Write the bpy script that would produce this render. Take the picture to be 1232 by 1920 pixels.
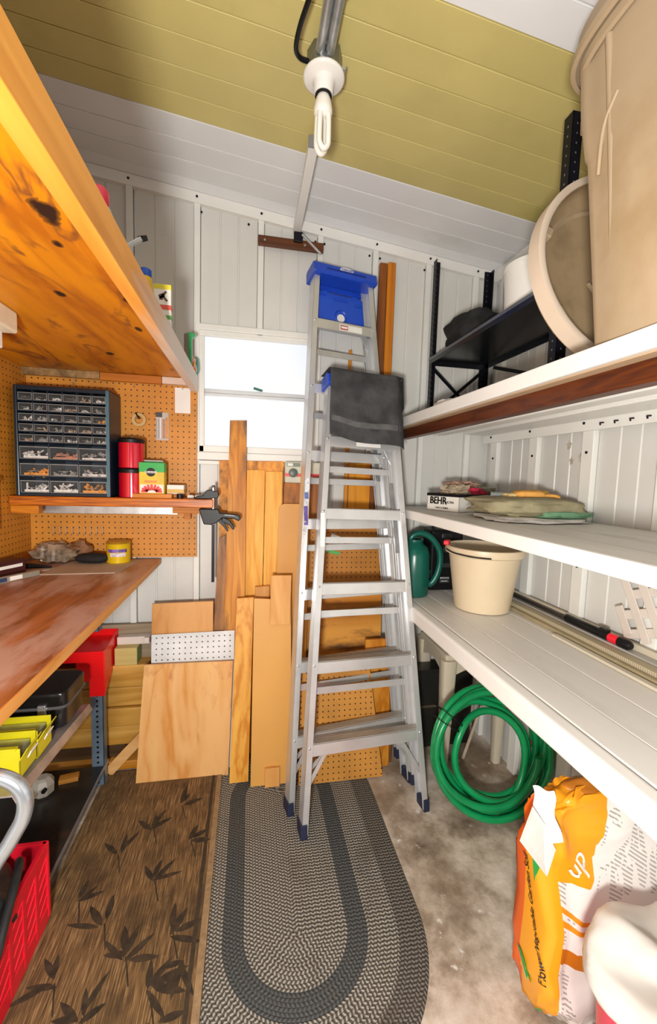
import bpy, bmesh, math, random
from mathutils import Vector, Matrix, noise as mn
random.seed(7)
PI = math.pi
for o in list(bpy.data.objects): bpy.data.objects.remove(o)
S = bpy.context.scene
COL = S.collection

# ------------------------------------------------------------------ camera, world, light, exposure
cam_d = bpy.data.cameras.new('camera')
cam_d.sensor_fit = 'HORIZONTAL'; cam_d.sensor_width = 36.0; cam_d.lens = 36.0*777.2/1232
cam_d.clip_start = .02
cam = bpy.data.objects.new('camera', cam_d); COL.objects.link(cam); S.camera = cam
def cam_matrix(yaw, pitch, roll, loc):
    f = Vector((math.sin(yaw)*math.cos(pitch), math.cos(yaw)*math.cos(pitch), math.sin(pitch)))
    r = Vector((math.cos(yaw), -math.sin(yaw), 0)); u = r.cross(f)
    r2 = r*math.cos(roll)+u*math.sin(roll); u2 = -r*math.sin(roll)+u*math.cos(roll)
    m = Matrix((r2, u2, -f)).transposed().to_4x4(); m.translation = loc
    return m
cam.matrix_world = cam_matrix(math.radians(10.88), math.radians(-4.907), math.radians(1.715), Vector((0, 0, 1.40)))

W = bpy.data.worlds.new('world'); S.world = W; W.use_nodes = True
bg = W.node_tree.nodes['Background']; bg.inputs[0].default_value = (.97, .98, 1, 1); bg.inputs[1].default_value = .30

# photographer's flash on a stand in the doorway, left of and behind the lens
fl = bpy.data.lights.new('flash', 'POINT'); fl.shadow_soft_size = .07; fl.energy = 120; fl.color = (1, .965, .91)
flo = bpy.data.objects.new('flash', fl); COL.objects.link(flo)
flo.location = (-.16, -.25, 1.20)

S.view_settings.view_transform = 'Standard'; S.view_settings.look = 'None'
S.view_settings.exposure = 0.15; S.view_settings.gamma = 1.0; S.view_settings.use_curve_mapping = False

# ------------------------------------------------------------------ materials
MATS = {}
def _nt(name):
    m = bpy.data.materials.new(name); m.use_nodes = True
    nt = m.node_tree; b = nt.nodes['Principled BSDF']
    return m, nt, b
def N(nt, t, **kw):
    n = nt.nodes.new(t)
    for k, v in kw.items():
        if k.startswith('i_'):
            key = k[2:]; key = int(key) if key.isdigit() else key.replace('_', ' ')
            n.inputs[key].default_value = v
        else: setattr(n, k, v)
    return n
def L(nt, a, b): nt.links.new(a, b)
def math_(nt, op, a, b=None, c=None):
    n = nt.nodes.new('ShaderNodeMath'); n.operation = op
    for i, v in enumerate((a, b, c)):
        if v is None: continue
        if isinstance(v, (int, float)): n.inputs[i].default_value = v
        else: L(nt, v, n.inputs[i])
    return n.outputs[0]
def mixc(nt, fac, a, b, mode='MIX'):
    n = nt.nodes.new('ShaderNodeMix'); n.data_type = 'RGBA'; n.blend_type = mode
    for s, v in ((n.inputs['Factor'], fac), (n.inputs['A'], a), (n.inputs['B'], b)):
        if isinstance(v, (int, float)): s.default_value = v
        elif isinstance(v, tuple): s.default_value = (*v[:3], 1)
        else: L(nt, v, s)
    return n.outputs['Result']
def ramp(nt, fac, stops):
    n = nt.nodes.new('ShaderNodeValToRGB'); cr = n.color_ramp
    while len(cr.elements) < len(stops): cr.elements.new(.5)
    for e, (p, c) in zip(cr.elements, stops):
        e.position = p; e.color = (*c, 1) if len(c) == 3 else c
    L(nt, fac, n.inputs[0]); return n.outputs[0]
def coords(nt, scale=(1, 1, 1), rot=(0, 0, 0)):
    tc = N(nt, 'ShaderNodeTexCoord'); mp = N(nt, 'ShaderNodeMapping')
    oi = N(nt, 'ShaderNodeObjectInfo')
    mp.inputs['Scale'].default_value = scale; mp.inputs['Rotation'].default_value = rot
    ad = N(nt, 'ShaderNodeVectorMath', operation='ADD')
    sc = N(nt, 'ShaderNodeVectorMath', operation='SCALE'); cb = N(nt, 'ShaderNodeCombineXYZ')
    L(nt, oi.outputs['Random'], cb.inputs[0]); L(nt, oi.outputs['Random'], cb.inputs[1]); L(nt, oi.outputs['Random'], cb.inputs[2])
    L(nt, cb.outputs[0], sc.inputs[0]); sc.inputs['Scale'].default_value = 7.0
    L(nt, tc.outputs['Object'], ad.inputs[0]); L(nt, sc.outputs[0], ad.inputs[1])
    L(nt, ad.outputs[0], mp.inputs[0]); return mp.outputs[0]
def noise_(nt, vec, scale, detail=4, rough=.55, dist=0):
    n = N(nt, 'ShaderNodeTexNoise'); n.inputs['Scale'].default_value = scale; n.inputs['Detail'].default_value = detail
    n.inputs['Roughness'].default_value = rough; n.inputs['Distortion'].default_value = dist
    L(nt, vec, n.inputs['Vector']); return n.outputs[0]
def bump(nt, b, h, strength=.3, dist=.01):
    n = N(nt, 'ShaderNodeBump'); n.inputs['Strength'].default_value = strength; n.inputs['Distance'].default_value = dist
    L(nt, h, n.inputs['Height']); L(nt, n.outputs[0], b.inputs['Normal'])
def mul(c, k): return tuple(min(1, x*k) for x in c)
def mat(name, c, rough=.5, metal=0, var=.12, scale=12, bmp=0, bscale=60, spec=.5, dirt=None, dirt_t=.62, coat=0, trans=0, alpha=1, stretch=(1, 1, 1)):
    if name in MATS: return MATS[name]
    m, nt, b = _nt(name)
    v = coords(nt, stretch)
    if var or dirt:
        n = noise_(nt, v, scale, 5)
        col = ramp(nt, n, [(.3, mul(c, 1-var)), (.7, mul(c, 1+var))])
        if dirt:
            n2 = noise_(nt, v, scale*.45, 6, .65)
            f = ramp(nt, n2, [(dirt_t-.08, (0, 0, 0)), (dirt_t+.08, (1, 1, 1))])
            col = mixc(nt, f, col, dirt)
        L(nt, col, b.inputs['Base Color'])
    else: b.inputs['Base Color'].default_value = (*c, 1)
    b.inputs['Roughness'].default_value = rough; b.inputs['Metallic'].default_value = metal
    b.inputs['Specular IOR Level'].default_value = spec
    b.inputs['Coat Weight'].default_value = coat
    b.inputs['Transmission Weight'].default_value = trans; b.inputs['Alpha'].default_value = alpha
    if bmp: bump(nt, b, noise_(nt, v, bscale, 4), bmp, .004)
    MATS[name] = m; return m
def sat(c, k=1.22):
    g = .3*c[0]+.55*c[1]+.15*c[2]
    return tuple(max(.003, min(1, g+(x-g)*k)) for x in c)
def wood(name, light, dark, axis='Z', ring=26, rough=.55, knots=0, stain=None, stain_t=.6, waves=5.0, streak=1.0, knot_c=(.03, .012, .005), kscale=5.0):
    """grain stretched along one axis: fine streaks, broad growth rings, optional knots and stains"""
    if name in MATS: return MATS[name]
    light, dark = sat(light), sat(dark)
    m, nt, b = _nt(name)
    st = {'X': (.07, 1, 1), 'Y': (1, .07, 1), 'Z': (1, 1, .07)}[axis]
    v = coords(nt, st); v1 = coords(nt)
    n1 = noise_(nt, v, ring, 5, .6, .4)
    n2 = noise_(nt, v, ring*.28, 2, .5, 1.2)
    saw = math_(nt, 'FRACT', math_(nt, 'MULTIPLY', n2, waves))
    tri = math_(nt, 'ABSOLUTE', math_(nt, 'SUBTRACT', saw, .5))
    f = math_(nt, 'ADD', math_(nt, 'MULTIPLY', n1, .75*streak), math_(nt, 'MULTIPLY', tri, .75))
    col = ramp(nt, f, [(.25, dark), (.5, tuple((a+c)/2 for a, c in zip(light, dark))), (.8, light)])
    if stain:
        n3 = noise_(nt, coords(nt, tuple(max(s, .3) for s in st)), 7, 6, .65)
        col = mixc(nt, ramp(nt, n3, [(stain_t-.07, (0, 0, 0)), (stain_t+.07, (1, 1, 1))]), col, stain)
    if knots:
        vo = N(nt, 'ShaderNodeTexVoronoi'); vo.inputs['Scale'].default_value = kscale
        kst = {'X': (.55, 1, 1), 'Y': (1, .55, 1), 'Z': (1, 1, .55)}[axis]
        L(nt, coords(nt, kst), vo.inputs['Vector'])
        kf = ramp(nt, vo.outputs['Distance'], [(knots*.55, (1, 1, 1)), (knots, (0, 0, 0))])
        col = mixc(nt, kf, col, knot_c)
    L(nt, col, b.inputs['Base Color']); b.inputs['Roughness'].default_value = rough
    bump(nt, b, f, .12, .003)
    MATS[name] = m; return m
def pegboard(name, c, axes, hole=(.03, .010, .002), off=(0, 0), r=.105):
    """hardboard with a one-inch hole grid"""
    if name in MATS: return MATS[name]
    m, nt, b = _nt(name)
    tc = N(nt, 'ShaderNodeTexCoord'); sp = N(nt, 'ShaderNodeSeparateXYZ'); L(nt, tc.outputs['Object'], sp.inputs[0])
    d = []
    for a, o in zip(axes, off):
        q = math_(nt, 'FRACT', math_(nt, 'ADD', math_(nt, 'DIVIDE', sp.outputs['XYZ'.index(a)], .0254), 40.0+o))
        q = math_(nt, 'SUBTRACT', q, .5); d.append(math_(nt, 'MULTIPLY', q, q))
    dd = math_(nt, 'ADD', d[0], d[1])
    f = ramp(nt, dd, [(r*r*1.0, (1, 1, 1)), (r*r*2.2, (0, 0, 0))])
    n = noise_(nt, coords(nt), 9, 5)
    col = ramp(nt, n, [(.3, mul(c, .86)), (.7, mul(c, 1.12))])
    L(nt, mixc(nt, f, col, hole), b.inputs['Base Color']); b.inputs['Roughness'].default_value = .5
    MATS[name] = m; return m

white_metal = mat('white_painted_steel', (.68, .675, .645), .42, 0, .05, 3, dirt=(.56, .54, .48), dirt_t=.70)
stud_m = mat('white_stud', (.80, .80, .76), .45, 0, .05, 4)
trim_m = mat('white_trim', (.82, .81, .77), .4, 0, .05, 4)
ceil_white = mat('ceiling_white', (.80, .81, .82), .5, 0, .05, 2.5, dirt=(.66, .67, .66), dirt_t=.70)
ceil_yellow = mat('ceiling_yellow', (.60, .51, .19), .5, 0, .07, 3, dirt=(.47, .42, .12), dirt_t=.66, bmp=.12, bscale=40)
alu = mat('aluminium', (.66, .67, .68), .33, .55, .10, 8)
alu_worn = mat('aluminium_tread', (.42, .385, .34), .45, .5, .22, 14, stretch=(.25, 1, 1))
steel = mat('galvanised_steel', (.55, .57, .58), .38, .8, .2, 20)
black_metal = mat('black_enamel', (.0045, .005, .009), .40, 0, .2, 10, spec=.25)
black_plastic = mat('black_plastic', (.006, .006, .007), .42, 0, .2, 12, spec=.3)
black_fabric = mat('black_fabric', (.006, .006, .007), .8, 0, .3, 30, bmp=.4, bscale=90)
ladder_blue = mat('ladder_blue', (.012, .065, .52), .36, 0, .1, 6)
ladder_blue_d = mat('ladder_blue_panel', (.015, .085, .60), .34, 0, .12, 6)
rubber = mat('navy_rubber', (.012, .018, .05), .6, 0, .2, 20)
white_plastic = mat('white_plastic', (.83, .82, .79), .35, 0, .04, 5)
white_paper = mat('white_paper', (.84, .83, .80), .7, 0, .04, 8)
cream_plastic = mat('cream_plastic', (.70, .58, .40), .38, 0, .05, 5)
red_plastic = mat('red_plastic', (.85, .012, .035), .35, 0, .08, 8)
red_enamel = mat('red_enamel', (.88, .010, .012), .25, 0, .06, 8)
red_tin = mat('red_tin', (.58, .002, .022), .16, .2, .05, 8, coat=.6)
yellow_plastic = mat('yellow_plastic', (.68, .60, .012), .35, 0, .08, 8)
beige_bin = mat('beige_bin', (.40, .30, .19), .52, 0, .09, 3.5, dirt=(.33, .23, .12), dirt_t=.64)
green_hose = mat('green_hose', (.004, .27, .085), .3, 0, .18, 10)
green_can = mat('dark_green_plastic', (.004, .105, .075), .28, 0, .12, 6)
charcoal_cloth = mat('charcoal_cloth', (.045, .046, .05), .9, 0, .5, 14, bmp=.5, bscale=70)
def text(body, size, m, parent, mw, name='lettering', shear=0, ext=.0004, bold=.012):
    c = bpy.data.curves.new('lettering', 'FONT'); c.body = body; c.size = size; c.extrude = ext; c.shear = shear; c.offset = bold*size
    c.align_x = 'CENTER'; c.align_y = 'CENTER'; c.resolution_u = 3
    o = bpy.data.objects.new('tmp', c); COL.objects.link(o)
    me = bpy.data.meshes.new_from_object(o.evaluated_get(bpy.context.evaluated_depsgraph_get()))
    bpy.data.objects.remove(o)
    me.transform(MW.get(parent.name, Matrix()).inverted() @ mw) if parent else me.transform(mw)
    me.materials.clear(); me.materials.append(m)
    o = bpy.data.objects.new(name, me); COL.objects.link(o)
    if parent: o.parent = parent
    return o

# ------------------------------------------------------------------ mesh helpers (all shapes are given in world metres)
MW = {}
class B:
    def __init__(s): s.v = []; s.f = []
    def add(s, vs, fs):
        n = len(s.v); s.v += [Vector(p) for p in vs]; s.f += [tuple(i+n for i in f) for f in fs]; return s
    def box(s, a, b):
        x0, x1 = sorted((a[0], b[0])); y0, y1 = sorted((a[1], b[1])); z0, z1 = sorted((a[2], b[2]))
        return s.add([(x0,y0,z0),(x1,y0,z0),(x1,y1,z0),(x0,y1,z0),(x0,y0,z1),(x1,y0,z1),(x1,y1,z1),(x0,y1,z1)],
                     [(0,3,2,1),(4,5,6,7),(0,1,5,4),(1,2,6,5),(2,3,7,6),(3,0,4,7)])
    def obox(s, c, ux, uy, uz, h):
        c = Vector(c); ux, uy, uz = (Vector(q).normalized() for q in (ux, uy, uz))
        vs = [c+ux*h[0]*i+uy*h[1]*j+uz*h[2]*k for k in (-1, 1) for i, j in ((-1,-1),(1,-1),(1,1),(-1,1))]
        return s.add(vs, [(0,3,2,1),(4,5,6,7),(0,1,5,4),(1,2,6,5),(2,3,7,6),(3,0,4,7)])
    def bar(s, p, q, w, t, up=(0, 0, 1)):
        p, q = Vector(p), Vector(q); d = (q-p); l = d.length; d.normalize()
        a = d.cross(Vector(up));
        if a.length < 1e-4: a = d.cross(Vector((1, 0, 0)))
        a.normalize(); b = a.cross(d)
        return s.obox((p+q)/2, a, b, d, (w/2, t/2, l/2))
    def slab(s, quad, t):
        """front face corners (counter-clockwise seen from the front), thickness behind it"""
        q = [Vector(p) for p in quad]; n = (q[1]-q[0]).cross(q[-1]-q[0]).normalized()
        k = len(q); bk = [p-n*t for p in q]
        fs = [tuple(range(k)), tuple(range(2*k-1, k-1, -1))]
        fs += [(i, i+k, (i+1) % k+k, (i+1) % k) for i in range(k)]
        return s.add(q+bk, fs)
    def tube(s, pts, r, n=10, closed=False, cap=True):
        pts = [Vector(p) for p in pts]; m = len(pts); rs = r if isinstance(r, (list, tuple)) else [r]*m
        ref = None; vs = []; fs = []
        for i, p in enumerate(pts):
            if closed: d = pts[(i+1) % m]-pts[i-1]
            else: d = pts[min(i+1, m-1)]-pts[max(i-1, 0)]
            d.normalize()
            if ref is None:
                ref = d.cross(Vector((0, 0, 1)))
                if ref.length < 1e-3: ref = d.cross(Vector((1, 0, 0)))
            ref = (ref-d*ref.dot(d)).normalized(); o = d.cross(ref)
            vs += [p+(ref*math.cos(2*PI*k/n)+o*math.sin(2*PI*k/n))*rs[i] for k in range(n)]
        for i in range(m if closed else m-1):
            j = (i+1) % m
            fs += [(i*n+k, i*n+(k+1) % n, j*n+(k+1) % n, j*n+k) for k in range(n)]
        if cap and not closed: fs += [tuple(range(n-1, -1, -1)), tuple((m-1)*n+k for k in range(n))]
        return s.add(vs, fs)
    def cyl(s, p, q, r, r2=None, n=24): return s.tube([p, q], [r, r if r2 is None else r2], n)
    def lathe(s, prof, c, n=40, axis=(0, 0, 1), sx=1, sy=1, ex=2.0, capb=True, capt=True):
        """profile of (radius, height) turned about an axis; ex>2 squares the section"""
        az = Vector(axis).normalized(); ax = az.cross(Vector((0, 1, 0)))
        if ax.length < 1e-3: ax = Vector((1, 0, 0))
        ax.normalize(); ay = az.cross(ax); c = Vector(c); vs = []; fs = []
        if az.z > .999: ax, ay = Vector((1, 0, 0)), Vector((0, 1, 0))
        for r, h in prof:
            for k in range(n):
                a = 2*PI*k/n; ca, sa = math.cos(a), math.sin(a)
                if ex != 2.0: ca, sa = (math.copysign(abs(q)**(2/ex), q) for q in (ca, sa))
                vs.append(c+ax*r*ca*sx+ay*r*sa*sy+az*h)
        for i in range(len(prof)-1):
            fs += [(i*n+k, i*n+(k+1) % n, (i+1)*n+(k+1) % n, (i+1)*n+k) for k in range(n)]
        m = len(prof)
        if capb: fs.append(tuple(range(n-1, -1, -1)))
        if capt: fs.append(tuple((m-1)*n+k for k in range(n)))
        return s.add(vs, fs)
    def prism(s, poly, o, ux, uy, t):
        """flat polygon in the plane (o, ux, uy), thickness t on both sides"""
        o = Vector(o); ux = Vector(ux).normalized(); uy = Vector(uy).normalized(); n = ux.cross(uy)
        k = len(poly); vs = [o+ux*a+uy*b+n*h for h in (t/2, -t/2) for a, b in poly]
        fs = [tuple(range(k)), tuple(range(2*k-1, k-1, -1))]+[(i, i+k, (i+1) % k+k, (i+1) % k) for i in range(k)]
        return s.add(vs, fs)
    def grid(s, fn, nu, nv, t=0):
        """surface fn(u,v), optionally with a second skin t below it"""
        vs = [Vector(fn(i/nu, j/nv)) for j in range(nv+1) for i in range(nu+1)]
        w = nu+1; fs = [(j*w+i, j*w+i+1, (j+1)*w+i+1, (j+1)*w+i) for j in range(nv) for i in range(nu)]
        if t:
            k = len(vs); b = []
            for j in range(nv+1):
                for i in range(nu+1):
                    du = vs[j*w+min(i+1, nu)]-vs[j*w+max(i-1, 0)]; dv = vs[min(j+1, nv)*w+i]-vs[max(j-1, 0)*w+i]
                    b.append(vs[j*w+i]-du.cross(dv).normalized()*t)
            vs += b; fs += [tuple(reversed([q+k for q in f])) for f in fs]
            rim = [i for i in range(w)]+[j*w+nu for j in range(1, nv+1)]+[nv*w+i for i in range(nu-1, -1, -1)]+[j*w for j in range(nv-1, 0, -1)]
            fs += [(rim[i], rim[i]+k, rim[(i+1) % len(rim)]+k, rim[(i+1) % len(rim)]) for i in range(len(rim))]
        return s.add(vs, fs)
    def mesh(s, name, m, inv=None, smooth=None):
        me = bpy.data.meshes.new(name)
        me.from_pydata([tuple(inv @ p) if inv else tuple(p) for p in s.v], [], s.f)
        bm = bmesh.new(); bm.from_mesh(me); bmesh.ops.recalc_face_normals(bm, faces=bm.faces); bm.to_mesh(me); bm.free()
        if smooth:
            me.polygons.foreach_set('use_smooth', [True]*len(me.polygons)); me.set_sharp_from_angle(angle=math.radians(smooth))
        me.materials.append(m); return me
def tag(o, label=None, cat=None, group=None, kind=None):
    if label: o['label'] = label
    if cat: o['category'] = cat
    if group: o['group'] = group
    if kind: o['kind'] = kind
    return o
def thing(name, label, cat, base, group=None, mw=None):
    o = bpy.data.objects.new(name, None); COL.objects.link(o); o.empty_display_size = .05
    m = mw if mw is not None else Matrix.Translation(Vector(base))
    o.matrix_world = m; MW[o.name] = m.copy()
    return tag(o, label, cat, group)
def part(name, b, m, parent=None, smooth=None, bevel=0, label=None, kind=None, seg=2):
    inv = MW[parent.name].inverted() if parent and parent.name in MW else None
    o = bpy.data.objects.new(name, b.mesh(name, m, inv, smooth)); COL.objects.link(o)
    if parent:
        o.parent = parent
        if parent.name in MW: MW[o.name] = MW[parent.name]
        else: MW[o.name] = Matrix()
    else: MW[o.name] = Matrix()
    if bevel:
        md = o.modifiers.new('bevel', 'BEVEL'); md.width = bevel; md.segments = seg; md.limit_method = 'ANGLE'; md.angle_limit = math.radians(40)
    if label: o['label'] = label
    if kind: o['kind'] = kind
    return o
def solo(name, b, m, label, cat, base, group=None, smooth=None, bevel=0, seg=2):
    """a thing that is one mesh, its origin at its base"""
    mw = Matrix.Translation(Vector(base))
    o = bpy.data.objects.new(name, b.mesh(name, m, mw.inverted(), smooth)); COL.objects.link(o); o.matrix_world = mw; MW[o.name] = mw
    if bevel:
        md = o.modifiers.new('bevel', 'BEVEL'); md.width = bevel; md.segments = seg; md.limit_method = 'ANGLE'; md.angle_limit = math.radians(40)
    return tag(o, label, cat, group)
def struct(name, b, m, smooth=None, bevel=0, label=None):
    o = part(name, b, m, None, smooth, bevel); o['kind'] = 'structure'
    if label: o['label'] = label
    return o
def dup_part(o, parent, loc):
    c = o.copy(); COL.objects.link(c); c.parent = parent; c.location = loc; MW[c.name] = MW.get(parent.name, Matrix()) @ Matrix.Translation(Vector(loc)); return c
def rnd(a, b): return random.uniform(a, b)
def fbm(p, s=1.0): return mn.fractal(Vector(p)*s, .8, 2.0, 4)

# ------------------------------------------------------------------ the shed itself
XL, XR, YB, YF = -.985, 1.28, 2.11, -.75
def cz(x): return 2.657-.1145*x
m, nt, b = _nt('concrete')
v = coords(nt)
col = ramp(nt, noise_(nt, v, 5.5, 8, .68), [(.30, (.15, .105, .07)), (.45, (.37, .30, .23)), (.56, (.60, .52, .43)), (.72, (.80, .74, .66))])
n2 = noise_(nt, v, 1.9, 5, .6)
col = mixc(nt, ramp(nt, n2, [(.47, (0, 0, 0)), (.68, (.75, .75, .75))]), col, (.22, .14, .075))
n3 = noise_(nt, v, 26, 3, .5)
col = mixc(nt, ramp(nt, n3, [(.66, (0, 0, 0)), (.74, (1, 1, 1))]), col, (.70, .68, .64))
L(nt, col, b.inputs['Base Color']); b.inputs['Roughness'].default_value = .55
bump(nt, b, noise_(nt, v, 18, 6, .6), .25, .01)
concrete = m
fl_ = struct('floor', B().box((XL-.02, YF, -.06), (XR+.02, YB+.02, 0)), concrete)

# ceiling: ribbed insulated roof panels, two white and one painted yellow, falling to the right
ceil = struct('ceiling', B().add([(x, y, cz(x)+h) for x in (XL-.02, XR+.02) for y in (YF, YB+.02) for h in (.0125, .05)], [(0, 1, 3, 2), (4, 6, 7, 5), (0, 4, 5, 1), (2, 3, 7, 6), (1, 5, 7, 3), (0, 2, 6, 4)]), ceil_white)
edges = [2.105, 2.04, 1.925, 1.815, 1.702, 1.607, 1.505, 1.40, 1.297, 1.196, 1.087]
while edges[-1] > YF+.1: edges.append(edges[-1]-.1035)
for i in range(len(edges)-1):
    y1, y0 = edges[i]-.0017, edges[i+1]+.0017
    yel = 1.08 < (y0+y1)/2 < 1.70
    prof = [(y0, .0012), (y0+.0014, 0), (y1-.0014, 0), (y1, .0012)]
    pb = B()
    vs = [(x, y, cz(x)+h) for x in (XL, XR) for y, h in prof]+[(x, y, cz(x)+.012) for x in (XL, XR) for y in (y0, y1)]
    pb.add(vs, [(0, 1, 5, 4), (1, 2, 6, 5), (2, 3, 7, 6), (0, 4, 10, 8), (3, 9, 11, 7), (8, 10, 11, 9), (0, 8, 9, 3, 2, 1), (4, 5, 6, 7, 11, 10)])
    part('ceiling_plank', pb, ceil_yellow if yel else ceil_white, ceil, label='yellow painted ceiling plank' if yel else None)

def ribbed(x0, x1, grooves, at, z0, ztop, y):
    """sheet panel with pressed vertical grooves; at(s, d) maps run and depth to (x, y)"""
    s = [(x0, 0)]
    for g in sorted(grooves):
        if x0+.02 < g < x1-.02: s += [(g-.005, 0), (g-.002, .004), (g+.002, .004), (g+.005, 0)]
    s += [(x1, 0)]
    k = len(s); vs = []
    for d, e in s: vs.append((*at(d, e), z0))
    for d, e in s: vs.append((*at(d, e), ztop(d)))
    for d, e in s: vs.append((*at(d, .016), z0))
    for d, e in s: vs.append((*at(d, .016), ztop(d)))
    fs = []
    for i in range(k-1):
        fs += [(i, i+1, k+i+1, k+i), (2*k+i+1, 2*k+i, 3*k+i, 3*k+i+1), (k+i, k+i+1, 3*k+i+1, 3*k+i), (i+1, i, 2*k+i, 2*k+i+1)]
    fs += [(0, k, 3*k, 2*k), (k-1, 3*k-1, 4*k-1, 2*k-1)]
    return B().add(vs, fs)
screw = B().lathe([(.0055, 0), (.0055, .003), (.003, .005)], (0, 0, 0), 8, (0, -1, 0)).mesh('screw', black_metal)
def add_screw(p, parent, rotz=0):
    o = bpy.data.objects.new('screw', screw); COL.objects.link(o); o.parent = parent; o.location = p; o.rotation_euler = (0, 0, rotz)

wb = struct('wall_back', B().box((XL-.02, YB+.018, 0), (-.245, YB+.03, cz(XL)+.03)).box((.31, YB+.018, 0), (XR+.02, YB+.03, cz(.31)))
            .box((-.245, YB+.018, 0), (.31, YB+.03, 1.47)).box((-.245, YB+.018, 2.066), (.31, YB+.03, cz(0))), white_metal)
BX = [-.83, -.543, -.252, .039, .324, .605, .89, 1.157]
xs = [XL]+BX+[XR]
for i in range(len(xs)-1):
    a, c = xs[i]+(.0165 if i else .002), xs[i+1]-(.0165 if i < len(xs)-2 else .002); w = c-a
    gr = [a+w*.33, a+w*.66] if w > .2 else []
    at = lambda s, d: (s, YB+d)
    if -.26 < (a+c)/2 < .33:
        part('panel', ribbed(a, c, gr, at, 2.062, cz, YB), white_metal, wb)
        part('panel', ribbed(a, c, gr, at, 0, lambda s: 1.468, YB), white_metal, wb)
    else: part('panel', ribbed(a, c, gr, at, 0, cz, YB), white_metal, wb)
for x in BX:
    spans = [(0, 1.45), (2.07, cz(x)-.03)] if abs(x-.039) < .01 else [(0, cz(x)-.03)]
    for z0, z1 in spans: part('stud', B().box((x-.0135, YB-.02, z0), (x+.0135, YB+.004, z1)), stud_m, wb, bevel=.002)
tb = part('top_rail', B().slab([(XL, YB-.026, cz(XL)-.062), (XR, YB-.026, cz(XR)-.062), (XR, YB-.026, cz(XR)-.014), (XL, YB-.026, cz(XL)-.014)], .03), trim_m, wb, bevel=.002)
part('cove_strip', B().slab([(XL, YB-.026, cz(XL)-.014), (XR, YB-.026, cz(XR)-.014), (XR, YB-.075, cz(XR)-.001), (XL, YB-.075, cz(XL)-.001)], .004), ceil_white, wb)
for x in BX: add_screw((x, YB-.0265, cz(x)-.036), wb)
for x in (-.235, -.02, .30, .345, .575, .63, .87): add_screw((x, YB-.001, cz(x)-.085), wb)

wr = struct('wall_right', B().box((XR+.018, YF, 0), (XR+.03, YB+.02, cz(XR)+.02)), white_metal)
BY = [2.0, 1.69, 1.38, 1.07, .76, .45, .14, -.17, -.48]
ys = [YB]+BY+[YF]
for i in range(len(ys)-1):
    a, c = ys[i+1]+.031, ys[i]-.031; w = c-a
    gr = [a+w*.30, a+w*.62] if w > .2 else []
    part('panel', ribbed(a, c, gr, lambda s, d: (XR+d, s), 0, lambda s: cz(XR)+.005, 0), white_metal, wr)
for y in BY: part('stud', B().box((XR-.022, y-.028, 0), (XR+.004, y+.028, cz(XR)-.03)), stud_m, wr, bevel=.003)
part('top_rail', B().box((XR-.028, YF, cz(XR)-.075), (XR+.002, YB-.03, cz(XR)-.016)), trim_m, wr, bevel=.002)
girt = part('wall_rail', B().box((XR-.034, YF, 1.60), (XR-.022, YB-.02, 1.645)), trim_m, wr, bevel=.002)
for y in (1.0, 1.06, 1.12, 1.18, 1.24, 1.30): part('hook', B().tube([(XR-.036, y, 1.622), (XR-.050, y, 1.620), (XR-.052, y-.004, 1.612)], .003, 6), black_metal, wr)
for y in BY[:5]:
    add_screw((XR-.0225, y, 1.52), wr, -PI/2); add_screw((XR-.0225, y, 1.08), wr, -PI/2); add_screw((XR-.0345, y+.01, 1.63), wr, -PI/2)
stainm = mat('water_stain', (.50, .44, .35), .7, 0, .3, 40)
for y, z, r in ((1.497, 1.556, .017), (1.478, 1.492, .015), (1.432, 1.505, .016)):
    part('stain_patch', B().prism([(r*(1+.3*math.sin(k*2.3))*math.cos(2*PI*k/14)*.7, r*(1+.25*math.cos(k*1.7))*math.sin(2*PI*k/14)) for k in range(14)], (XR-.0004, y, z), (0, 1, 0), (0, 0, 1), .0006), stainm, wr)
wl = struct('wall_left', B().box((XL-.02, YF, 0), (XL, YB+.02, cz(XL)+.02)), white_metal)

# window: aluminium single-hung frame with two frosted panes
m, nt, b = _nt('frosted_glass')
n = noise_(nt, coords(nt), 1.5, 1, .4)
col = ramp(nt, n, [(.30, (.78, .88, 1.0)), (.58, (1.0, .995, .99))])
b.inputs['Base Color'].default_value = (.10, .11, .12, 1); b.inputs['Roughness'].default_value = .25
L(nt, col, b.inputs['Emission Color']); b.inputs['Emission Strength'].default_value = .80
glass_m = m
win = struct('window_1', B().box((-.248, YB-.012, 2.046), (.315, YB+.03, 2.072)).box((-.248, YB-.012, 1.47), (-.218, YB+.03, 2.046))
             .box((.285, YB-.012, 1.47), (.315, YB+.03, 2.046)).box((-.248, YB-.012, 1.50), (.315, YB+.03, 1.532)), trim_m, bevel=.003, label='white framed window with two frosted panes')
part('pane', B().box((-.218, YB+.008, 1.80), (.285, YB+.013, 2.046)), glass_m, win)
part('pane', B().box((-.218, YB+.016, 1.532), (.285, YB+.021, 1.785)), glass_m, win)
part('meeting_rail', B().box((-.218, YB-.006, 1.770), (.285, YB+.022, 1.784)).box((-.218, YB+.0, 1.786), (.285, YB+.014, 1.803)), alu, win, bevel=.002)
part('sash_latch', B().obox((.035, YB-.010, 1.812), (1, 0, -.25), (0, 1, 0), (.25, 0, 1), (.022, .008, .005)), mat('green_latch', (.02, .16, .12), .4), win, bevel=.002)
part('sill', B().box((-.262, YB-.03, 1.462), (.33, YB+.006, 1.500)).box((-.262, YB-.022, 1.44), (.33, YB+.006, 1.46)), trim_m, win, bevel=.003)
part('head_casing', B().box((-.262, YB-.022, 2.070), (.33, YB+.006, 2.098)), trim_m, win, bevel=.003)

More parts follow.
